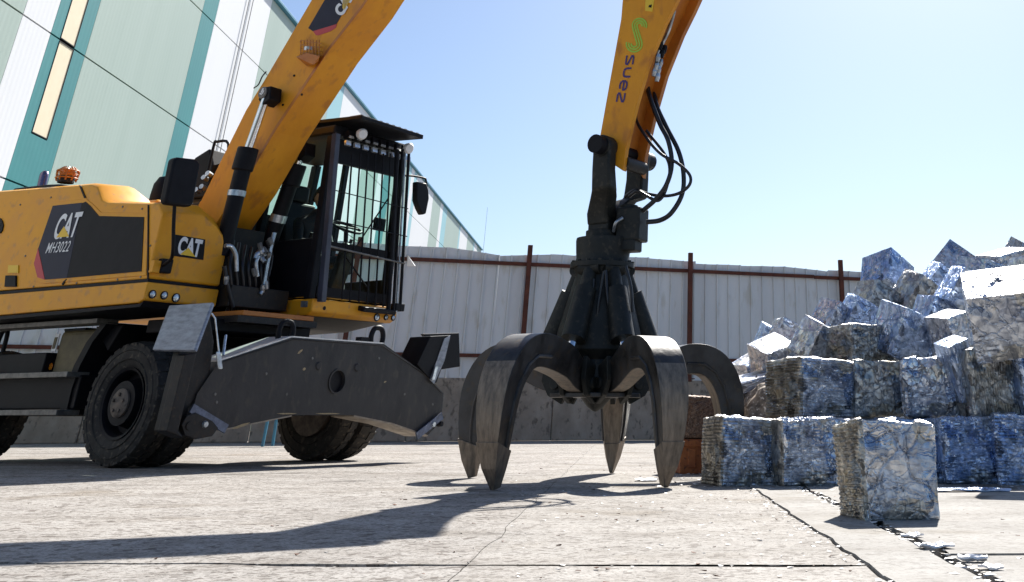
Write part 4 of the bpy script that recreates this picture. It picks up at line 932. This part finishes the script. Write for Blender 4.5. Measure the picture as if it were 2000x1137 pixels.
# logo S of three stripes; pixel polyline on the side face
def on_stick(x, y): return V(x, y, SV0 - .004)
def arc(cx, cy, r, a0, a1, n=10): return [(cx + r * math.cos(R(a0 + (a1 - a0) * k / n)), cy - r * math.sin(R(a0 + (a1 - a0) * k / n))) for k in range(n + 1)]
for k, off_ in enumerate((-4.6, 0, 4.6)):
    g = G(); r1 = 10.0 + off_; r2 = 10.0 - off_
    pts = arc(1249, 50, r1 * .95, -20, 195)
    pts += [(p[0], p[1]) for p in arc(1238.5, 86, r2 * 1.05, 15, -195)]
    ws = [on_stick(*p) for p in pts]; o0 = ws[0]
    ribbon(g, [((p.x - o0.x), (p.z - o0.z)) for p in ws],   .0145, (o0.x, SV0 - .003 - .0006 * k, o0.z), (1, 0, 0), (0, 0, 1), (0, 0, 0)); g.build('logo_stripe', GRN, stick)
# letters s u e z, reading down the stick (letter "up" points right)
L_s = [(.92, .78), (.85, 1), (.2, 1), (.05, .78), (.15, .60), (.85, .40), (.95, .2), (.82, 0), (.1, 0), (.05, .18)]
L_s = [(.95, 1), (.25, 1), (.08, .9), (.08, .72), (.92, .28), (.92, .1), (.78, 0), (.02, 0)]
L_z = [(.05, 1), (.72, 1), (.9, .9), (.9, .72), (.08, .28), (.08, .1), (.22, 0), (.95, 0)]
L_u = [(.05, 1), (.05, .35), (.15, .1), (.35, 0), (.68, 0), (.88, .1), (.95, .35), (.95, 1)]
L_e = [(.1, .52), (.95, .52), (.95, .72), (.8, .93), (.5, 1), (.2, .93), (.03, .68), (.03, .32), (.2, .07), (.5, 0), (.85, .06)]
letters = [(L_s, (1224.5, 108), (1221.5, 127)), (L_u, (1219.5, 133), (1217, 151)), (L_e, (1212, 158), (1209, 176)), (L_z, (1207, 181), (1204, 200))]
for Lt, a0, b0 in letters:
    o_ = on_stick(*a0); e_ = on_stick(*b0); dxv = e_ - o_; dxv.y = 0; up_ = Vector((dxv.z * -1, 0, dxv.x)); up_ = up_.normalized() * .073
    if up_.x < 0: up_ = -up_
    g = G(); ribbon(g, [(p[0] * dxv.length, p[1] * .073) for p in Lt], .017, (o_.x, SV0 - .004, o_.z), tuple(dxv.normalized()), tuple(up_.normalized()), (0, 0, 0)); g.build('lettering', PURP, stick)
for k, (x0, x1) in enumerate(((1312, 1268), (1324, 1280))):      # steel pipes in the recess
    ppts = [V(x0 + 26 * 1.0, -60, .60 + .1 * k), V(x0, 0, .60 + .1 * k), V((x0 + x1) / 2 + 4, 60, .6 + .1 * k), V(x1 + 3, 105, .6 + .1 * k)]
    G().tube(curve(ppts, 5), .016, 8).build('hydraulic_pipe', SILV if k else HOSE, stick, smooth=60)
for x, y, d in ((1290, 88, .58), (1298, 95, .66), (1293, 104, .62), (1285, 112, .58), (1290, 122, .66), (1282, 128, .60), (1286, 136, .64), (1278, 140, .6), (1284, 150, .64)):
    q = V(x, y, d); G().lathe([(0, .03), (.018, .03), (.024, 0), (.018, -.04)], q, (.2, 0, 1), 8).build('fitting', SILV if rnd.random() < .5 else BLK, stick)
G().lathe([(0, 0), (.055, 0), (.055, .30), (0, .30)], (right_[-2][0] - .03, SV0 + .04, right_[-2][1] + .08), (0, 1, 0), 16).build('nose', DRK, stick, smooth=50)
pn = V(1190, 290, .5); PIN = Vector((pn.x, 0, pn.z))
G().lathe([(0, -.14), (.075, -.14), (.075, .70), (0, .70)], (PIN.x, .43, PIN.z), (0, 1, 0), 20).build('pivot_pin', BLK, stick, smooth=50)

# cab -------------------------------------------------------------------------
CV0, CV1, CU = 1.62, 2.80, .42
cab = G(); cab.prism([(.40, 1.36), (.47, 1.40), (.47, 1.52), (-1.3, 1.52), (-1.3, 1.36)], 1, CV0, CV1 + .06)
cab = cab.build('cab', [YEL], mh, bevel=.015)
G().prism([(.38, 1.357), (-.2, 1.28), (-1.3, 1.26), (-1.3, 1.357)], 1, CV0 + .02, CV1 - .02).build('cab_underside_shade', DRK, cab)  # dark colour paints the shadow beneath the cab
flat([(588, 588), (601, 588), (600, 600), (587, 600)], CV0 - .004, SILV, 'plate', cab, .004)
for x, y, r_ in ((736, 620, .034), (754, 620, .024), (768, 621, .024)):
    q = U(x, y, .475); G().lathe([(r_ + .008, 0), (r_ + .006, .012), (r_, .014)], (.47, q.y, q.z), (1, 0, 0), 18).build('lamp_bezel', BLK, cab)
    G().lathe([(0, .018), (r_, .010)], (.47, q.y, q.z), (1, 0, 0), 18).build('headlamp', LENS, cab)
q = U(634, 602, .475); G().lathe([(0, .004), (.02, .004), (.02, 0)], (.47, q.y, q.z), (1, 0, 0), 12).build('hole', BLK, cab)
def post(p, q_, a, b, name='pillar', m=BLK, bev=.008):
    p = Vector(p); q_ = Vector(q_); vs = []
    for c_ in (p, q_): vs += [c_ + Vector((x, y, 0)) for x, y in ((-a, -b), (a, -b), (a, b), (-a, b))]
    return G().add(vs, [(0, 3, 2, 1), (4, 5, 6, 7), (0, 1, 5, 4), (1, 2, 6, 5), (2, 3, 7, 6), (3, 0, 4, 7)]).build(name, m, cab, bevel=bev)
post((.36, CV0 + .04, 1.52), (.30, CV0 + .04, 3.24), .045, .04); post((.36, CV1 - .04, 1.52), (.30, CV1 - .04, 3.24), .045, .04)
post((-.62, CV0 + .04, 1.52), (-.62, CV0 + .04, 3.24), .04, .035); post((-1.25, CV1 - .04, 1.52), (-1.15, CV1 - .04, 3.24), .05, .04); post((-1.25, CV0 + .04, 1.52), (-1.15, CV0 + .04, 3.24), .05, .04); post((-.62, CV1 - .04, 1.52), (-.62, CV1 - .04, 3.24), .03, .035)
GP = mat('guard_pillar_bluegrey', (.05, .055, .085), (.03, .033, .05), .4, nscale=5, bump=.05)
a_ = U(655, 262, .52); b_ = U(626, 590, .52); g = G(); g.hull([Vector((.50 + t, p.y + s_ * .032, p.z)) for p in (a_, b_) for s_ in (-1, 1) for t in (0, .07)]); g.build('guard_pillar', GP, cab, bevel=.005)
G().box((-.45, CV0 + .025, 1.84), (1.55, .03, .60)).build('side_door_panel', BLK, cab, bevel=.01)
G().box((-.45, CV1 - .015, 1.68), (1.55, .02, .28)).build('left_door_panel', BLK, cab, bevel=.01)
G().box((-1.24, (CV0 + CV1) / 2, 2.0), (.05, CV1 - CV0 - .1, .92)).build('rear_panel', BLK, cab)
G().box((.38, (CV0 + CV1) / 2, 1.60), (.06, CV1 - CV0 - .17, .10)).build('front_sill', BLK, cab)
q = U(735, 610, .5); G().box((.50, q.y, q.z + .02), (.12, .5, .05), (0, .2, 0)).build('front_step', BLK, cab, bevel=.01)
G().box((.33, (CV0 + CV1) / 2, 2.08), (.05, CV1 - CV0 - .17, .08)).build('cross_beam', BLK, cab)
G().box((.31, (CV0 + CV1) / 2, 3.09), (.05, CV1 - CV0 - .17, .26)).build('header', BLK, cab)
# glazing: thin sheets
def sheet(ax, c, d, name):
    o_ = [i for i in range(3) if i != ax]; vs = []
    for sx, sy in ((-.5, -.5), (.5, -.5), (.5, .5), (-.5, .5)):
        q = list(c); q[o_[0]] += sx * d[0]; q[o_[1]] += sy * d[1]; vs.append(q)
    G().add(vs, [(0, 1, 2, 3)]).build(name, GLASS, cab)
cvm = (CV0 + CV1) / 2; cvw = CV1 - CV0
sheet(0, (.335, cvm, 2.54), (cvw - .18, .84), 'windscreen'); sheet(0, (.355, cvm, 1.845), (cvw - .18, .38), 'lower_windscreen')
sheet(1, (-.16, CV0 + .03, 2.68), (.84, 1.06), 'side_glass'); sheet(1, (-.9, CV0 + .03, 2.68), (.44, 1.06), 'side_glass')
sheet(1, (-.15, CV1 - .02, 2.52), (.84, 1.38), 'door_glass'); sheet(1, (-.9, CV1 - .02, 2.52), (.44, 1.38), 'side_glass')
sheet(0, (-1.2, cvm, 2.84), (cvw - .2, .72), 'rear_glass')
# roof and visor
roof = G().box((-.42, (CV0 + CV1) / 2, 3.30), (1.60, CV1 - CV0 + .04, .10)).build('roof', BLK, cab, bevel=.02)
vz = [U(703, 237, .72), U(823, 279, .72)]
g = G(); y0, y1 = vz[0].y, vz[1].y + .0
zf = 3.40
vis = G(); vis.add([(-.6, y0 - .02, 3.43), (.74, y0, zf - .02), (.74, y1, zf - .05), (-.6, y1 + .04, 3.43), (-.6, y0 - .02, 3.47), (.74, y0, zf + .02), (.74, y1, zf - .0), (-.6, y1 + .04, 3.47)], [(3, 2, 1, 0), (4, 5, 6, 7), (0, 1, 5, 4), (1, 2, 6, 5), (2, 3, 7, 6), (3, 0, 4, 7)])
vis.build('roof_guard', BLK, cab, bevel=.006)
g = G()
for k in range(10): y = y0 + (y1 - y0) * (k + .5) / 10; G().box((.60, y, zf + .03 - .002 * k), (.18, .035, .02)).build('guard_louvre', GRAY, cab)
for k in range(8):
    y = CV0 + .16 + (CV1 - CV0 - .30) * k / 7
    l_ = G().box((.42, y, 3.26), (.09, .085, .07), (0, -.3, 0)).build('work_lamp', BLK, cab, bevel=.006); G().box((.465, y, 3.245), (.012, .07, .055), (0, -.3, 0)).build('lamp_face', LENS, cab)
for k in range(8):
    y = CV0 + .12 + (CV1 - CV0 - .22) * k / 7; G().box((.47, y, 3.155), (.03, .075, .05), (0, -.2, 0)).build('lamp_face', LENS, cab)
for x, y in ((708, 262), (799, 290)):
    q = U(x, y, .56); G().lathe([(0, .02), (.05, .018), (.064, 0), (.055, -.05), (0, -.07)], q, (1, -.2, -.25), 18).build('round_lamp', WHT, cab, smooth=50)
G().tube([(.372, CV0 + .45, 1.98), (.372, CV1 - .35, 1.70)], .01, 5).build('wiper', BLK, cab)
G().tube([(.362, CVM := (CV0 + CV1) / 2, 2.12), (.350, CV1 - .2, 2.7)], .009, 5).build('wiper', BLK, cab)
# guard bars
gz0, gz1 = 1.53, 3.2
for k, (xt, xb) in enumerate(((688, 668), (704, 683), (719, 701), (734, 717), (749, 733), (763, 748))):
    a_ = U(xt, 300, .52); b_ = U(xb, 585 + k * 3, .54); G().tube([a_, b_], .0105, 7).build('guard_bar', BLK, cab)
for x0, y0_, x1, y1_, r_ in ((655, 372, 797, 408, .006), (650, 430, 795, 462, .006), (640, 480, 790, 515, .010)):
    G().tube([U(x0, y0_, .55), U(x1, y1_, .55)], r_, 6).build('guard_crossbar', GRAY if r_ > .008 else BLK, cab)
for xt, xb, r_, m_ in ((776, 758, .026, BLK), (786, 768, .018, BLK), (792, 774, .012, SILV), (799, 781, .018, BLK)):
    G().tube([U(xt, 292, .53), U(xb, 608, .53)], r_, 8).build('guard_post', m_, cab)
G().hull([U(795, 498, .55), U(812, 520, .55), U(795, 520, .55), U(797, 499, .60), U(810, 519, .6)]).build('reflector', WHT, cab)
G().box((.50, CV1 + .03, 1.52), (.09, .14, .08)).build('guard_foot', BLK, cab, bevel=.01)
# cab mirror
ar = G().tube(curve([U(791, 343, .5), U(808, 344, .5), U(828, 348, .5), U(832, 353, .5), U(834, 375, .5)], 4), .012, 7).build('mirror_arm', BLK, cab, smooth=60)
P_ = [U(x, y, .5) for x, y in ((811, 355), (830, 358), (834, 372), (835, 388), (829, 418), (822, 420), (816, 408), (810, 392))]
G().prism([(p.y, p.z) for p in P_], 0, .45, .53).build('mirror', BLK, cab, bevel=.015, smooth=40)
# interior
seat = G().box((-.45, 2.25, 1.86), (.5, .5, .14)); seat.box((-.72, 2.25, 2.28), (.14, .48, .8), (0, -.15, 0)); seat.box((-.78, 2.25, 2.78), (.10, .26, .2)); seat.build('seat', BLK, cab, bevel=.04, seg=3)
cons = G().box((-.35, 1.92, 1.98), (.5, .12, .2)); cons.box((-.35, 2.58, 1.98), (.5, .12, .2)); cons.box((.18, 2.2, 1.86), (.10, .18, .6), (0, .3, 0)); cons.build('console', DRK, cab, bevel=.02)
st = G(); t_ = [Vector((.16 + .17 * math.cos(a * .4488) * .9, 2.2 + .19 * math.sin(a * .4488), 2.33 + .07 * math.cos(a * .4488) * -1)) for a in range(15)]; st.tube(t_, .016, 8); st.tube([(.16, 2.02, 2.33), (.16, 2.38, 2.33)], .012, 6); st.tube([(.16, 2.2, 2.33), (.2, 2.2, 2.1)], .025, 8); st.build('steering_wheel', BLK, cab, smooth=60)
for y in (1.95, 2.55):
    G().tube([(-.15, y, 2.05), (-.12, y, 2.2), (-.10, y, 2.26)], .02, 8).build('joystick', BLK, cab)
G().box((.2, 2.66, 2.42), (.05, .16, .14)).build('monitor', BLK, cab, bevel=.01)

# operator ------------------------------------------------------------------
def figure():
    man = thing('person', 'operator in dark clothing seated at the controls inside the cab', 'person', (P0[0], P0[1], 0), -A)
    def skin(name, verts, edges, rad, m, par, root=0, sub=2):
        me = bpy.data.meshes.new(name); me.from_pydata(verts, edges, []); o = bpy.data.objects.new(name, me); C.objects.link(o); o.parent = par
        s = o.modifiers.new('skin', 'SKIN'); me.skin_vertices or None
        lay = me.skin_vertices[0].data if len(me.skin_vertices) else None
        if lay is None:
            bm = bmesh.new(); bm.from_mesh(me); bm.verts.layers.skin.verify(); bm.to_mesh(me); bm.free(); lay = me.skin_vertices[0].data
        for i, r_ in enumerate(rad): lay[i].radius = (r_, r_) if not isinstance(r_, tuple) else r_; lay[i].use_root = (i == root)
        ss = o.modifiers.new('sub', 'SUBSURF'); ss.levels = sub; ss.render_levels = sub; s.use_smooth_shade = True; me.materials.append(m); return o
    cx, cy = -.46, 2.22; z = 1.98
    vs = [(cx, cy, z), (cx + .0, cy, z + .2), (cx + .02, cy, z + .42), (cx + .06, cy, z + .53), (cx + .10, cy, z + .60),
          (cx + .02, cy - .19, z + .43), (cx + .12, cy - .24, z + .20), (cx + .34, cy - .24, z + .18), (cx + .02, cy + .19, z + .43), (cx + .12, cy + .24, z + .20), (cx + .34, cy + .24, z + .18),
          (cx + .05, cy - .10, z - .02), (cx + .42, cy - .14, z + .02), (cx + .52, cy - .14, z - .36), (cx + .66, cy - .14, z - .38), (cx + .05, cy + .10, z - .02), (cx + .42, cy + .14, z + .02), (cx + .52, cy + .14, z - .36), (cx + .66, cy + .14, z - .38)]
    ed = [(0, 1), (1, 2), (2, 3), (3, 4), (2, 5), (5, 6), (6, 7), (2, 8), (8, 9), (9, 10), (0, 11), (11, 12), (12, 13), (13, 14), (0, 15), (15, 16), (16, 17), (17, 18)]
    rad = [.15, .145, .16, .06, .055, .07, .052, .035, .07, .052, .035, .095, .07, .05, .045, .095, .07, .05, .045]
    CL = mat('dark_workwear', (.015, .016, .022), (.010, .011, .015), .8, nscale=8, bump=.3)
    SK = mat('skin', (.45, .23, .14), (.40, .20, .12), .5)
    skin('body', vs, ed, rad, CL, man)
    hc_ = Vector((cx + .13, cy, z + .72)); hd = G(); n = 16; vsh = []
    for j in range(13):
        th = math.pi * j / 12
        for i in range(n):
            ph = 2 * math.pi * i / n; x = math.sin(th) * math.cos(ph); y = math.sin(th) * math.sin(ph); zz = math.cos(th)
            k = 1 - .18 * max(0, -zz) ** 1.5
            q = Vector((x * .098 * (1 if x > 0 else 1.08) * k, y * .077 * k, zz * .125))
            if x > .86 and abs(y) < .35 and -.4 < zz < .15: q.x += .018 * (1 - abs(y) * 2.5)          # nose
            if x > .6 and abs(zz) < .25 and .2 < abs(y) < .55: q.x -= .008                              # eye sockets
            if x > .5 and zz < -.75: q.x += .012                                                         # chin
            vsh.append(hc_ + q)
    hd.add(vsh, [(j * n + i, j * n + (i + 1) % n, (j + 1) * n + (i + 1) % n, (j + 1) * n + i) for j in range(12) for i in range(n)])
    h_ = hd.build('head', SK, man, smooth=80)
    hr = G(); hr.hull([hc_ + Vector((-.01 + .108 * x * (1.06 if x < 0 else .88), .086 * y, .02 + .125 * zz)) for x, y, zz in [(math.sin(t) * math.cos(p), math.sin(t) * math.sin(p), math.cos(t)) for t in (.2, .6, 1., 1.35) for p in [k * .6 for k in range(11)]] + [(-.95, .5, -.4), (-.95, -.5, -.4), (-1, 0, -.5)]])
    hr.build('hair', mat('dark_hair', (.012, .009, .008), (.008, .006, .005), .7), h_, smooth=70)
    g = G()
    for s_ in (-1, 1): g.lathe([(0, .012), (.012, .010), (.014, 0)], hc_ + Vector((.080, s_ * .030, .012)), (1, s_ * .2, 0), 10)
    g.build('eye', WHT, h_)
    for s_ in (-1, 1):
        G().hull([hc_ + Vector((x, s_ * y, zz)) for x, y, zz in ((-.01, .07, .03), (.015, .075, .03), (-.01, .09, .035), (-.005, .07, -.035), (.01, .074, -.03), (-.005, .086, -.02))]).build('ear', SK, h_, smooth=70)
    G().hull([hc_ + Vector((x, y, zz)) for x, y, zz in ((.098, -.022, -.062), (.098, .022, -.062), (.106, 0, -.058), (.104, 0, -.069), (.09, 0, -.064))]).build('mouth', mat('lips', (.32, .12, .09), (.28, .1, .08), .5), h_)
    for s_ in (-1, 1):                                          # hands on the joysticks: palm plus five curled fingers
        b_ = Vector((cx + .34, cy + s_ * .24, z + .18)); g = G()
        g.hull([b_ + Vector((x, y, zz)) for x in (0, .085) for y in (-.038, .038) for zz in (-.013, .016)])
        for k, ln in enumerate((.062, .072, .068, .052)):
            y = -.03 + k * .020; g.tube([b_ + Vector((.08, y, .0)), b_ + Vector((.08 + ln * .5, y, .0)), b_ + Vector((.08 + ln * .75, y, -.025)), b_ + Vector((.08 + ln * .5, y, -.045))], .0095, 6, r2=.0075)
        g.tube([b_ + Vector((.02, -s_ * .035, 0)), b_ + Vector((.055, -s_ * .06, -.01)), b_ + Vector((.085, -s_ * .055, -.03))], .012, 6, r2=.009)
        g.build('hand', SK, man, smooth=60)
    return man
figure()

# ================================================================ GRAPPLE
GX, GY = -.93, 9.27
gr = thing('orange_peel_grapple', 'dark steel five claw orange peel grapple standing on its tips', 'grapple', (GX, GY, 0), 0)
def claw(ang, tipr, wscale=1.):
    cl_ = bpy.data.objects.new('claw', None); 
    # centre line stations: outer point, inner point, half width
    k = tipr / 1.13
    st_ = [((.26, .735), (.24, .56), .085), ((.42, .80), (.44, .60), .10), ((.58, .875), (.60, .665), .115), ((.76, .93), (.76, .715), .125), ((.95, .925), (.90, .715), .13),
           ((1.10, .86), (.98, .66), .13), ((1.205, .745), (1.04, .57), .128), ((1.265, .60), (1.075, .46), .122), ((1.28, .44), (1.09, .34), .108), ((1.265, .27), (1.10, .22), .086), ((1.225, .12), (1.11, .11), .052), ((1.17, .0), (1.115, .012), .008)]
    st_ = [((o[0] * k if o[0] > .6 else o[0], o[1]), (i[0] * k if i[0] > .6 else i[0], i[1]), h_) for o, i, h_ in st_]
    c5 = curve([(o[0], o[1], h_) for o, i, h_ in st_], 3); c6 = curve([(i[0], i[1], h_) for o, i, h_ in st_], 3)
    tip3 = st_[-3:]; rb = st_; st_ = [((a_.x, a_.y), (b_.x, b_.y), a_.z) for a_, b_ in zip(c5, c6)]
    g = G(); vs = []
    for (o, i, h_) in st_:
        h_ *= wscale; rid = Vector(((o[0] - i[0]), (o[1] - i[1]))); 
        vs += [(o[0], -h_, o[1]), (o[0], h_, o[1]), (i[0], h_ * .62, i[1]), (i[0] - 0, -h_ * .62, i[1])]
    m = len(st_)
    fs_out = [(4 * j, 4 * j + 1, 4 * j + 5, 4 * j + 4) for j in range(m - 1)]
    fs_r = [(4 * j + 1, 4 * j + 2, 4 * j + 6, 4 * j + 5) for j in range(m - 1)]; fs_in = [(4 * j + 2, 4 * j + 3, 4 * j + 7, 4 * j + 6) for j in range(m - 1)]; fs_l = [(4 * j + 3, 4 * j, 4 * j + 4, 4 * j + 7) for j in range(m - 1)]
    g.add(vs, []); n_ = len(g.v)
    g.f += fs_out + fs_r + fs_in + fs_l + [(0, 3, 2, 1), tuple(4 * (m - 1) + t for t in range(4))]
    g.m += [0] * (m - 1) * 2 + [1] * (m - 1) + [0] * (m - 1) + [0, 1]
    for j in range(18, m - 1): g.m[j] = 1
    o_ = g.build('claw', [GRAP, CLAWW], gr, bevel=.010, smooth=50); o_.rotation_euler = (0, 0, ang)
    # replaceable tip, slightly proud
    t = G(); vs = []
    for (o, i, h_) in tip3:
        e = .008; vs += [(o[0] + e, -h_ * wscale - e, o[1]), (o[0] + e, h_ * wscale + e, o[1]), (i[0] - e, h_ * .62 + e, i[1]), (i[0] - e, -h_ * .62 - e, i[1])]
    t.add(vs, [(4 * j + a_, 4 * j + (a_ + 1) % 4, 4 * j + 4 + (a_ + 1) % 4, 4 * j + 4 + a_) for j in range(2) for a_ in range(4)] + [(0, 3, 2, 1), (8, 9, 10, 11)])
    t.build('tip', CLAWW, o_, bevel=.004)
    # raised edge ribs on both flanks
    for s_ in (-1, 1):
        pts = [Vector(((o[0] * .35 + i[0] * .65), s_ * h_ * wscale * .78, (o[1] * .35 + i[1] * .65))) for (o, i, h_) in rb[3:-2]]
        G().tube(pts, .012, 6).build('rib', GRAP, o_)
    # pivot ears, pin
    g2 = G()
    for s_ in (-1, 1): g2.prism([(.18, .60), (.24, .50), (.36, .56), (.42, .66), (.40, .82), (.26, .76)], 1, s_ * .10 - .02, s_ * .10 + .02)
    g2.lathe([(0, -.14), (.04, -.14), (.04, .14), (0, .14)], (.30, 0, .64), (0, 1, 0), 14); e_ = g2.build('pivot_ears', GHUB, gr, bevel=.006); e_.rotation_euler = (0, 0, ang)
    # hydraulic cylinder leaning from collar to claw back
    a_ = Vector((.20, 0, 1.44)); b_ = Vector((.47, 0, .80)); d = (b_ - a_).normalized()
    cy_ = G().tube([a_, a_ + d * .18], .058, 16); cy_ = cy_.build('cylinder', GHUB, gr, smooth=50); cy_.rotation_euler = (0, 0, ang)
    G().tube([a_ + d * .16, b_ - d * .14], .086, 18, r2=.094).build('cylinder_guard', GHUB, cy_, smooth=50)
    G().tube([b_ - d * .16, b_], .036, 12).build('rod', CHR, cy_, smooth=50)
    G().lathe([(0, -.07), (.052, -.07), (.052, .07), (0, .07)], b_, (0, 1, 0), 14).build('rod_eye', GHUB, cy_, smooth=50)
    G().lathe([(0, -.09), (.05, -.09), (.05, .09), (0, .09)], a_ + Vector((0, 0, .02)), (0, 1, 0), 14).build('knuckle', GHUB, cy_, smooth=50)
    return o_
for tx, ty, ws in ((-1.42, 8.046, .92), (-.36, 8.34, .95), (-.89, 10.42, 1.12), (-1.88, 9.60, .92), (.05, 9.70, .92)):
    dx_, dy_ = tx - GX, ty - GY; claw(math.atan2(dy_, dx_), math.hypot(dx_, dy_), ws)
g = G().lathe([(0, .56), (.20, .56), (.26, .60), (.30, .68), (.27, .80), (.34, .87), (.33, 1.0), (.26, 1.25), (.21, 1.42), (.23, 1.46), (.23, 1.49)], (0, 0, 0), (0, 0, 1), 30)
hub = g.build('hub', GHUB, gr, smooth=40, bevel=0)
for k in range(10):
    a_ = 2 * math.pi * k / 10 + .2; c_, s_ = math.cos(a_), math.sin(a_); G().lathe([(0, .025), (.03, .022), (.036, 0)], (.285 * c_, .285 * s_, .70), (c_, s_, .1), 10).build('boss', GHUB, hub, smooth=50)
g = G(); pts = [(.36 * math.cos(2 * math.pi * k / 10 + .3), .36 * math.sin(2 * math.pi * k / 10 + .3)) for k in range(10)]; g.prism(pts, 2, .545, .575); g.build('bottom_plate', GRAP, gr, bevel=.004)
G().lathe([(.12, .545), (.06, .48), (.02, .455), (0, .45)], (.0, -.02, 0), (0, 0, 1), 20).build('bottom_cone', GHUB, gr, smooth=50)
g = G().lathe([(.235, 1.47), (.26, 1.475), (.26, 1.51), (.225, 1.515), (.215, 1.55), (.22, 1.60), (.225, 1.68), (.222, 1.70), (0, 1.71)], (0, 0, 0), (0, 0, 1), 36)
rot_ = g.build('rotator', GHUB, gr, smooth=30)
for k in range(16):
    a_ = 2 * math.pi * k / 16; G().lathe([(0, .012), (.016, .012), (.016, -.01)], (.243 * math.cos(a_), .243 * math.sin(a_), 1.513), (0, 0, 1), 6).build('bolt', GHUB, rot_)
G().lathe([(.14, 1.70), (.14, 1.76), (0, 1.765)], (-.01, 0, 0), (0, 0, 1), 24).build('top_flange', GHUB, rot_, smooth=40, bevel=.004)
# clevis fork carrying the grapple from the stick pin
pw = Matrix.Rotation(-A, 3, 'Z') @ Vector((PIN.x, .69, PIN.z)); pinw = Vector((pw.x + P0[0] - GX, pw.y + P0[1] - GY, PIN.z))
Lx = Vector((LV[0], LV[1], 0)); Fx = Vector((FV[0], FV[1], 0)); fork = G()
def sweep(pts, fw, lw, g):
    vs = []
    for p, f_, l_ in zip(pts, fw, lw): vs += [Vector(p) - Fx * f_ - Lx * l_, Vector(p) + Fx * f_ - Lx * l_, Vector(p) + Fx * f_ + Lx * l_, Vector(p) - Fx * f_ + Lx * l_]
    m = len(pts); g.add(vs, [(4 * j + a_, 4 * j + (a_ + 1) % 4, 4 * j + 4 + (a_ + 1) % 4, 4 * j + 4 + a_) for j in range(m - 1) for a_ in range(4)] + [(3, 2, 1, 0), tuple(4 * (m - 1) + t for t in range(4))])
topz = pinw.z
for s_ in (-1, 1):
    b_ = pinw + Lx * s_ * .255; e_ = Vector((-.0, 0, 1.86))
    sweep([b_ + Vector((0, 0, .03)), b_ + Vector((0, 0, -.18)), b_ + Vector((0, 0, -.34)) - Lx * s_ * .02, b_.lerp(e_, .40) + Vector((0, 0, -.165)), e_ + Lx * s_ * .06 + Vector((0, 0, .03)), Vector((0, 0, 1.80)) + Lx * s_ * .04],
          [.085, .085, .09, .095, .10, .10], [.055, .055, .06, .065, .07, .07], fork)
sweep([(0, 0, 1.97), (0, 0, 1.86), (0, 0, 1.75)], [.07, .10, .10], [.05, .10, .10], fork)
fk = fork.build('fork', GHUB, gr, bevel=.018, seg=3, smooth=40)
for s_ in (-1, 1):
    c_ = pinw + Lx * s_ * .255; G().lathe([(0, -.065), (.085, -.065), (.09, -.05), (.09, .05), (.085, .065), (0, .065)], c_, Lx, 22).build('fork_eye', GHUB, fk, smooth=40)
G().lathe([(0, 0), (.055, 0), (.06, .02), (.0, .02)], pinw - Lx * .345, Lx, 18).build('pin_head', BLK, fk, smooth=40)
# valve block on the rotator side
vb = G().box((.235, -.06, 1.80), (.21, .20, .26), (0, .0, -.35)); vb.box((.22, -.08, 1.635), (.16, .16, .09), (0, 0, -.35)); vb.hull([(.12, -.12, 1.70), (.12, .04, 1.70), (.32, -.12, 1.90), (.32, .0, 1.90), (.14, -.12, 1.92), (.14, .03, 1.92), (.3, 0, 1.72), (.3, -.12, 1.72)])
vb = vb.build('valve_block', GHUB, gr, bevel=.014)
G().lathe([(.075, 0), (.075, .03), (.0, .035)], (.2, -.05, 1.925), (0, 0, 1), 18).build('cap', GHUB, vb)
# hoses
def ghose(pl, r=.020, name='hose', m=HOSE):
    pts = []
    for x, y, Y in pl: q = atY(x, y, Y); pts.append((q.x - GX, q.y - GY, q.z))
    G().tube(curve(pts, 7), r, 10).build(name, m, gr, smooth=60)
ghose([(1264, 150, 9.3), (1268, 185, 9.15), (1288, 240, 9.1), (1305, 275, 9.05), (1312, 320, 9.05), (1302, 360, 9.05), (1280, 390, 9.1), (1255, 412, 9.15)])
ghose([(1278, 150, 9.35), (1281, 200, 9.2), (1300, 245, 9.15), (1325, 295, 9.1), (1335, 340, 9.1), (1332, 380, 9.1), (1312, 415, 9.1), (1290, 430, 9.15), (1262, 434, 9.15)])
ghose([(1252, 195, 9.3), (1242, 230, 9.15), (1262, 268, 9.05), (1290, 300, 9.0), (1325, 320, 9.0), (1347, 342, 9.0), (1346, 362, 9.0), (1325, 378, 9.05), (1295, 383, 9.1), (1262, 378, 9.15), (1240, 372, 9.2), (1220, 385, 9.25)], .013)
ghose([(1262, 255, 9.15), (1296, 298, 9.1), (1308, 330, 9.1), (1300, 372, 9.1), (1285, 392, 9.1), (1262, 382, 9.1), (1245, 374, 9.15), (1228, 384, 9.2)], .013)
for pl in ([(1180, 530, 9.0), (1168, 600, 8.98), (1166, 650, 9.0)], [(1183, 528, 9.0), (1188, 590, 8.97), (1200, 630, 8.97), (1215, 640, 8.98)], [(1160, 545, 9.02), (1156, 590, 9.0), (1148, 625, 8.98)], [(1170, 640, 8.99), (1185, 658, 8.97), (1205, 652, 8.97)], [(1222, 520, 9.0), (1232, 560, 8.98), (1236, 610, 8.98)]):
    ghose(pl, .012)
ghose([(1198, 452, 9.15), (1203, 435, 9.1), (1216, 426, 9.12)], .014, 'hose', SILV)
print('tris', sum(len(p.vertices) - 2 for o in bpy.data.objects if o.type == 'MESH' for p in o.data.polygons))
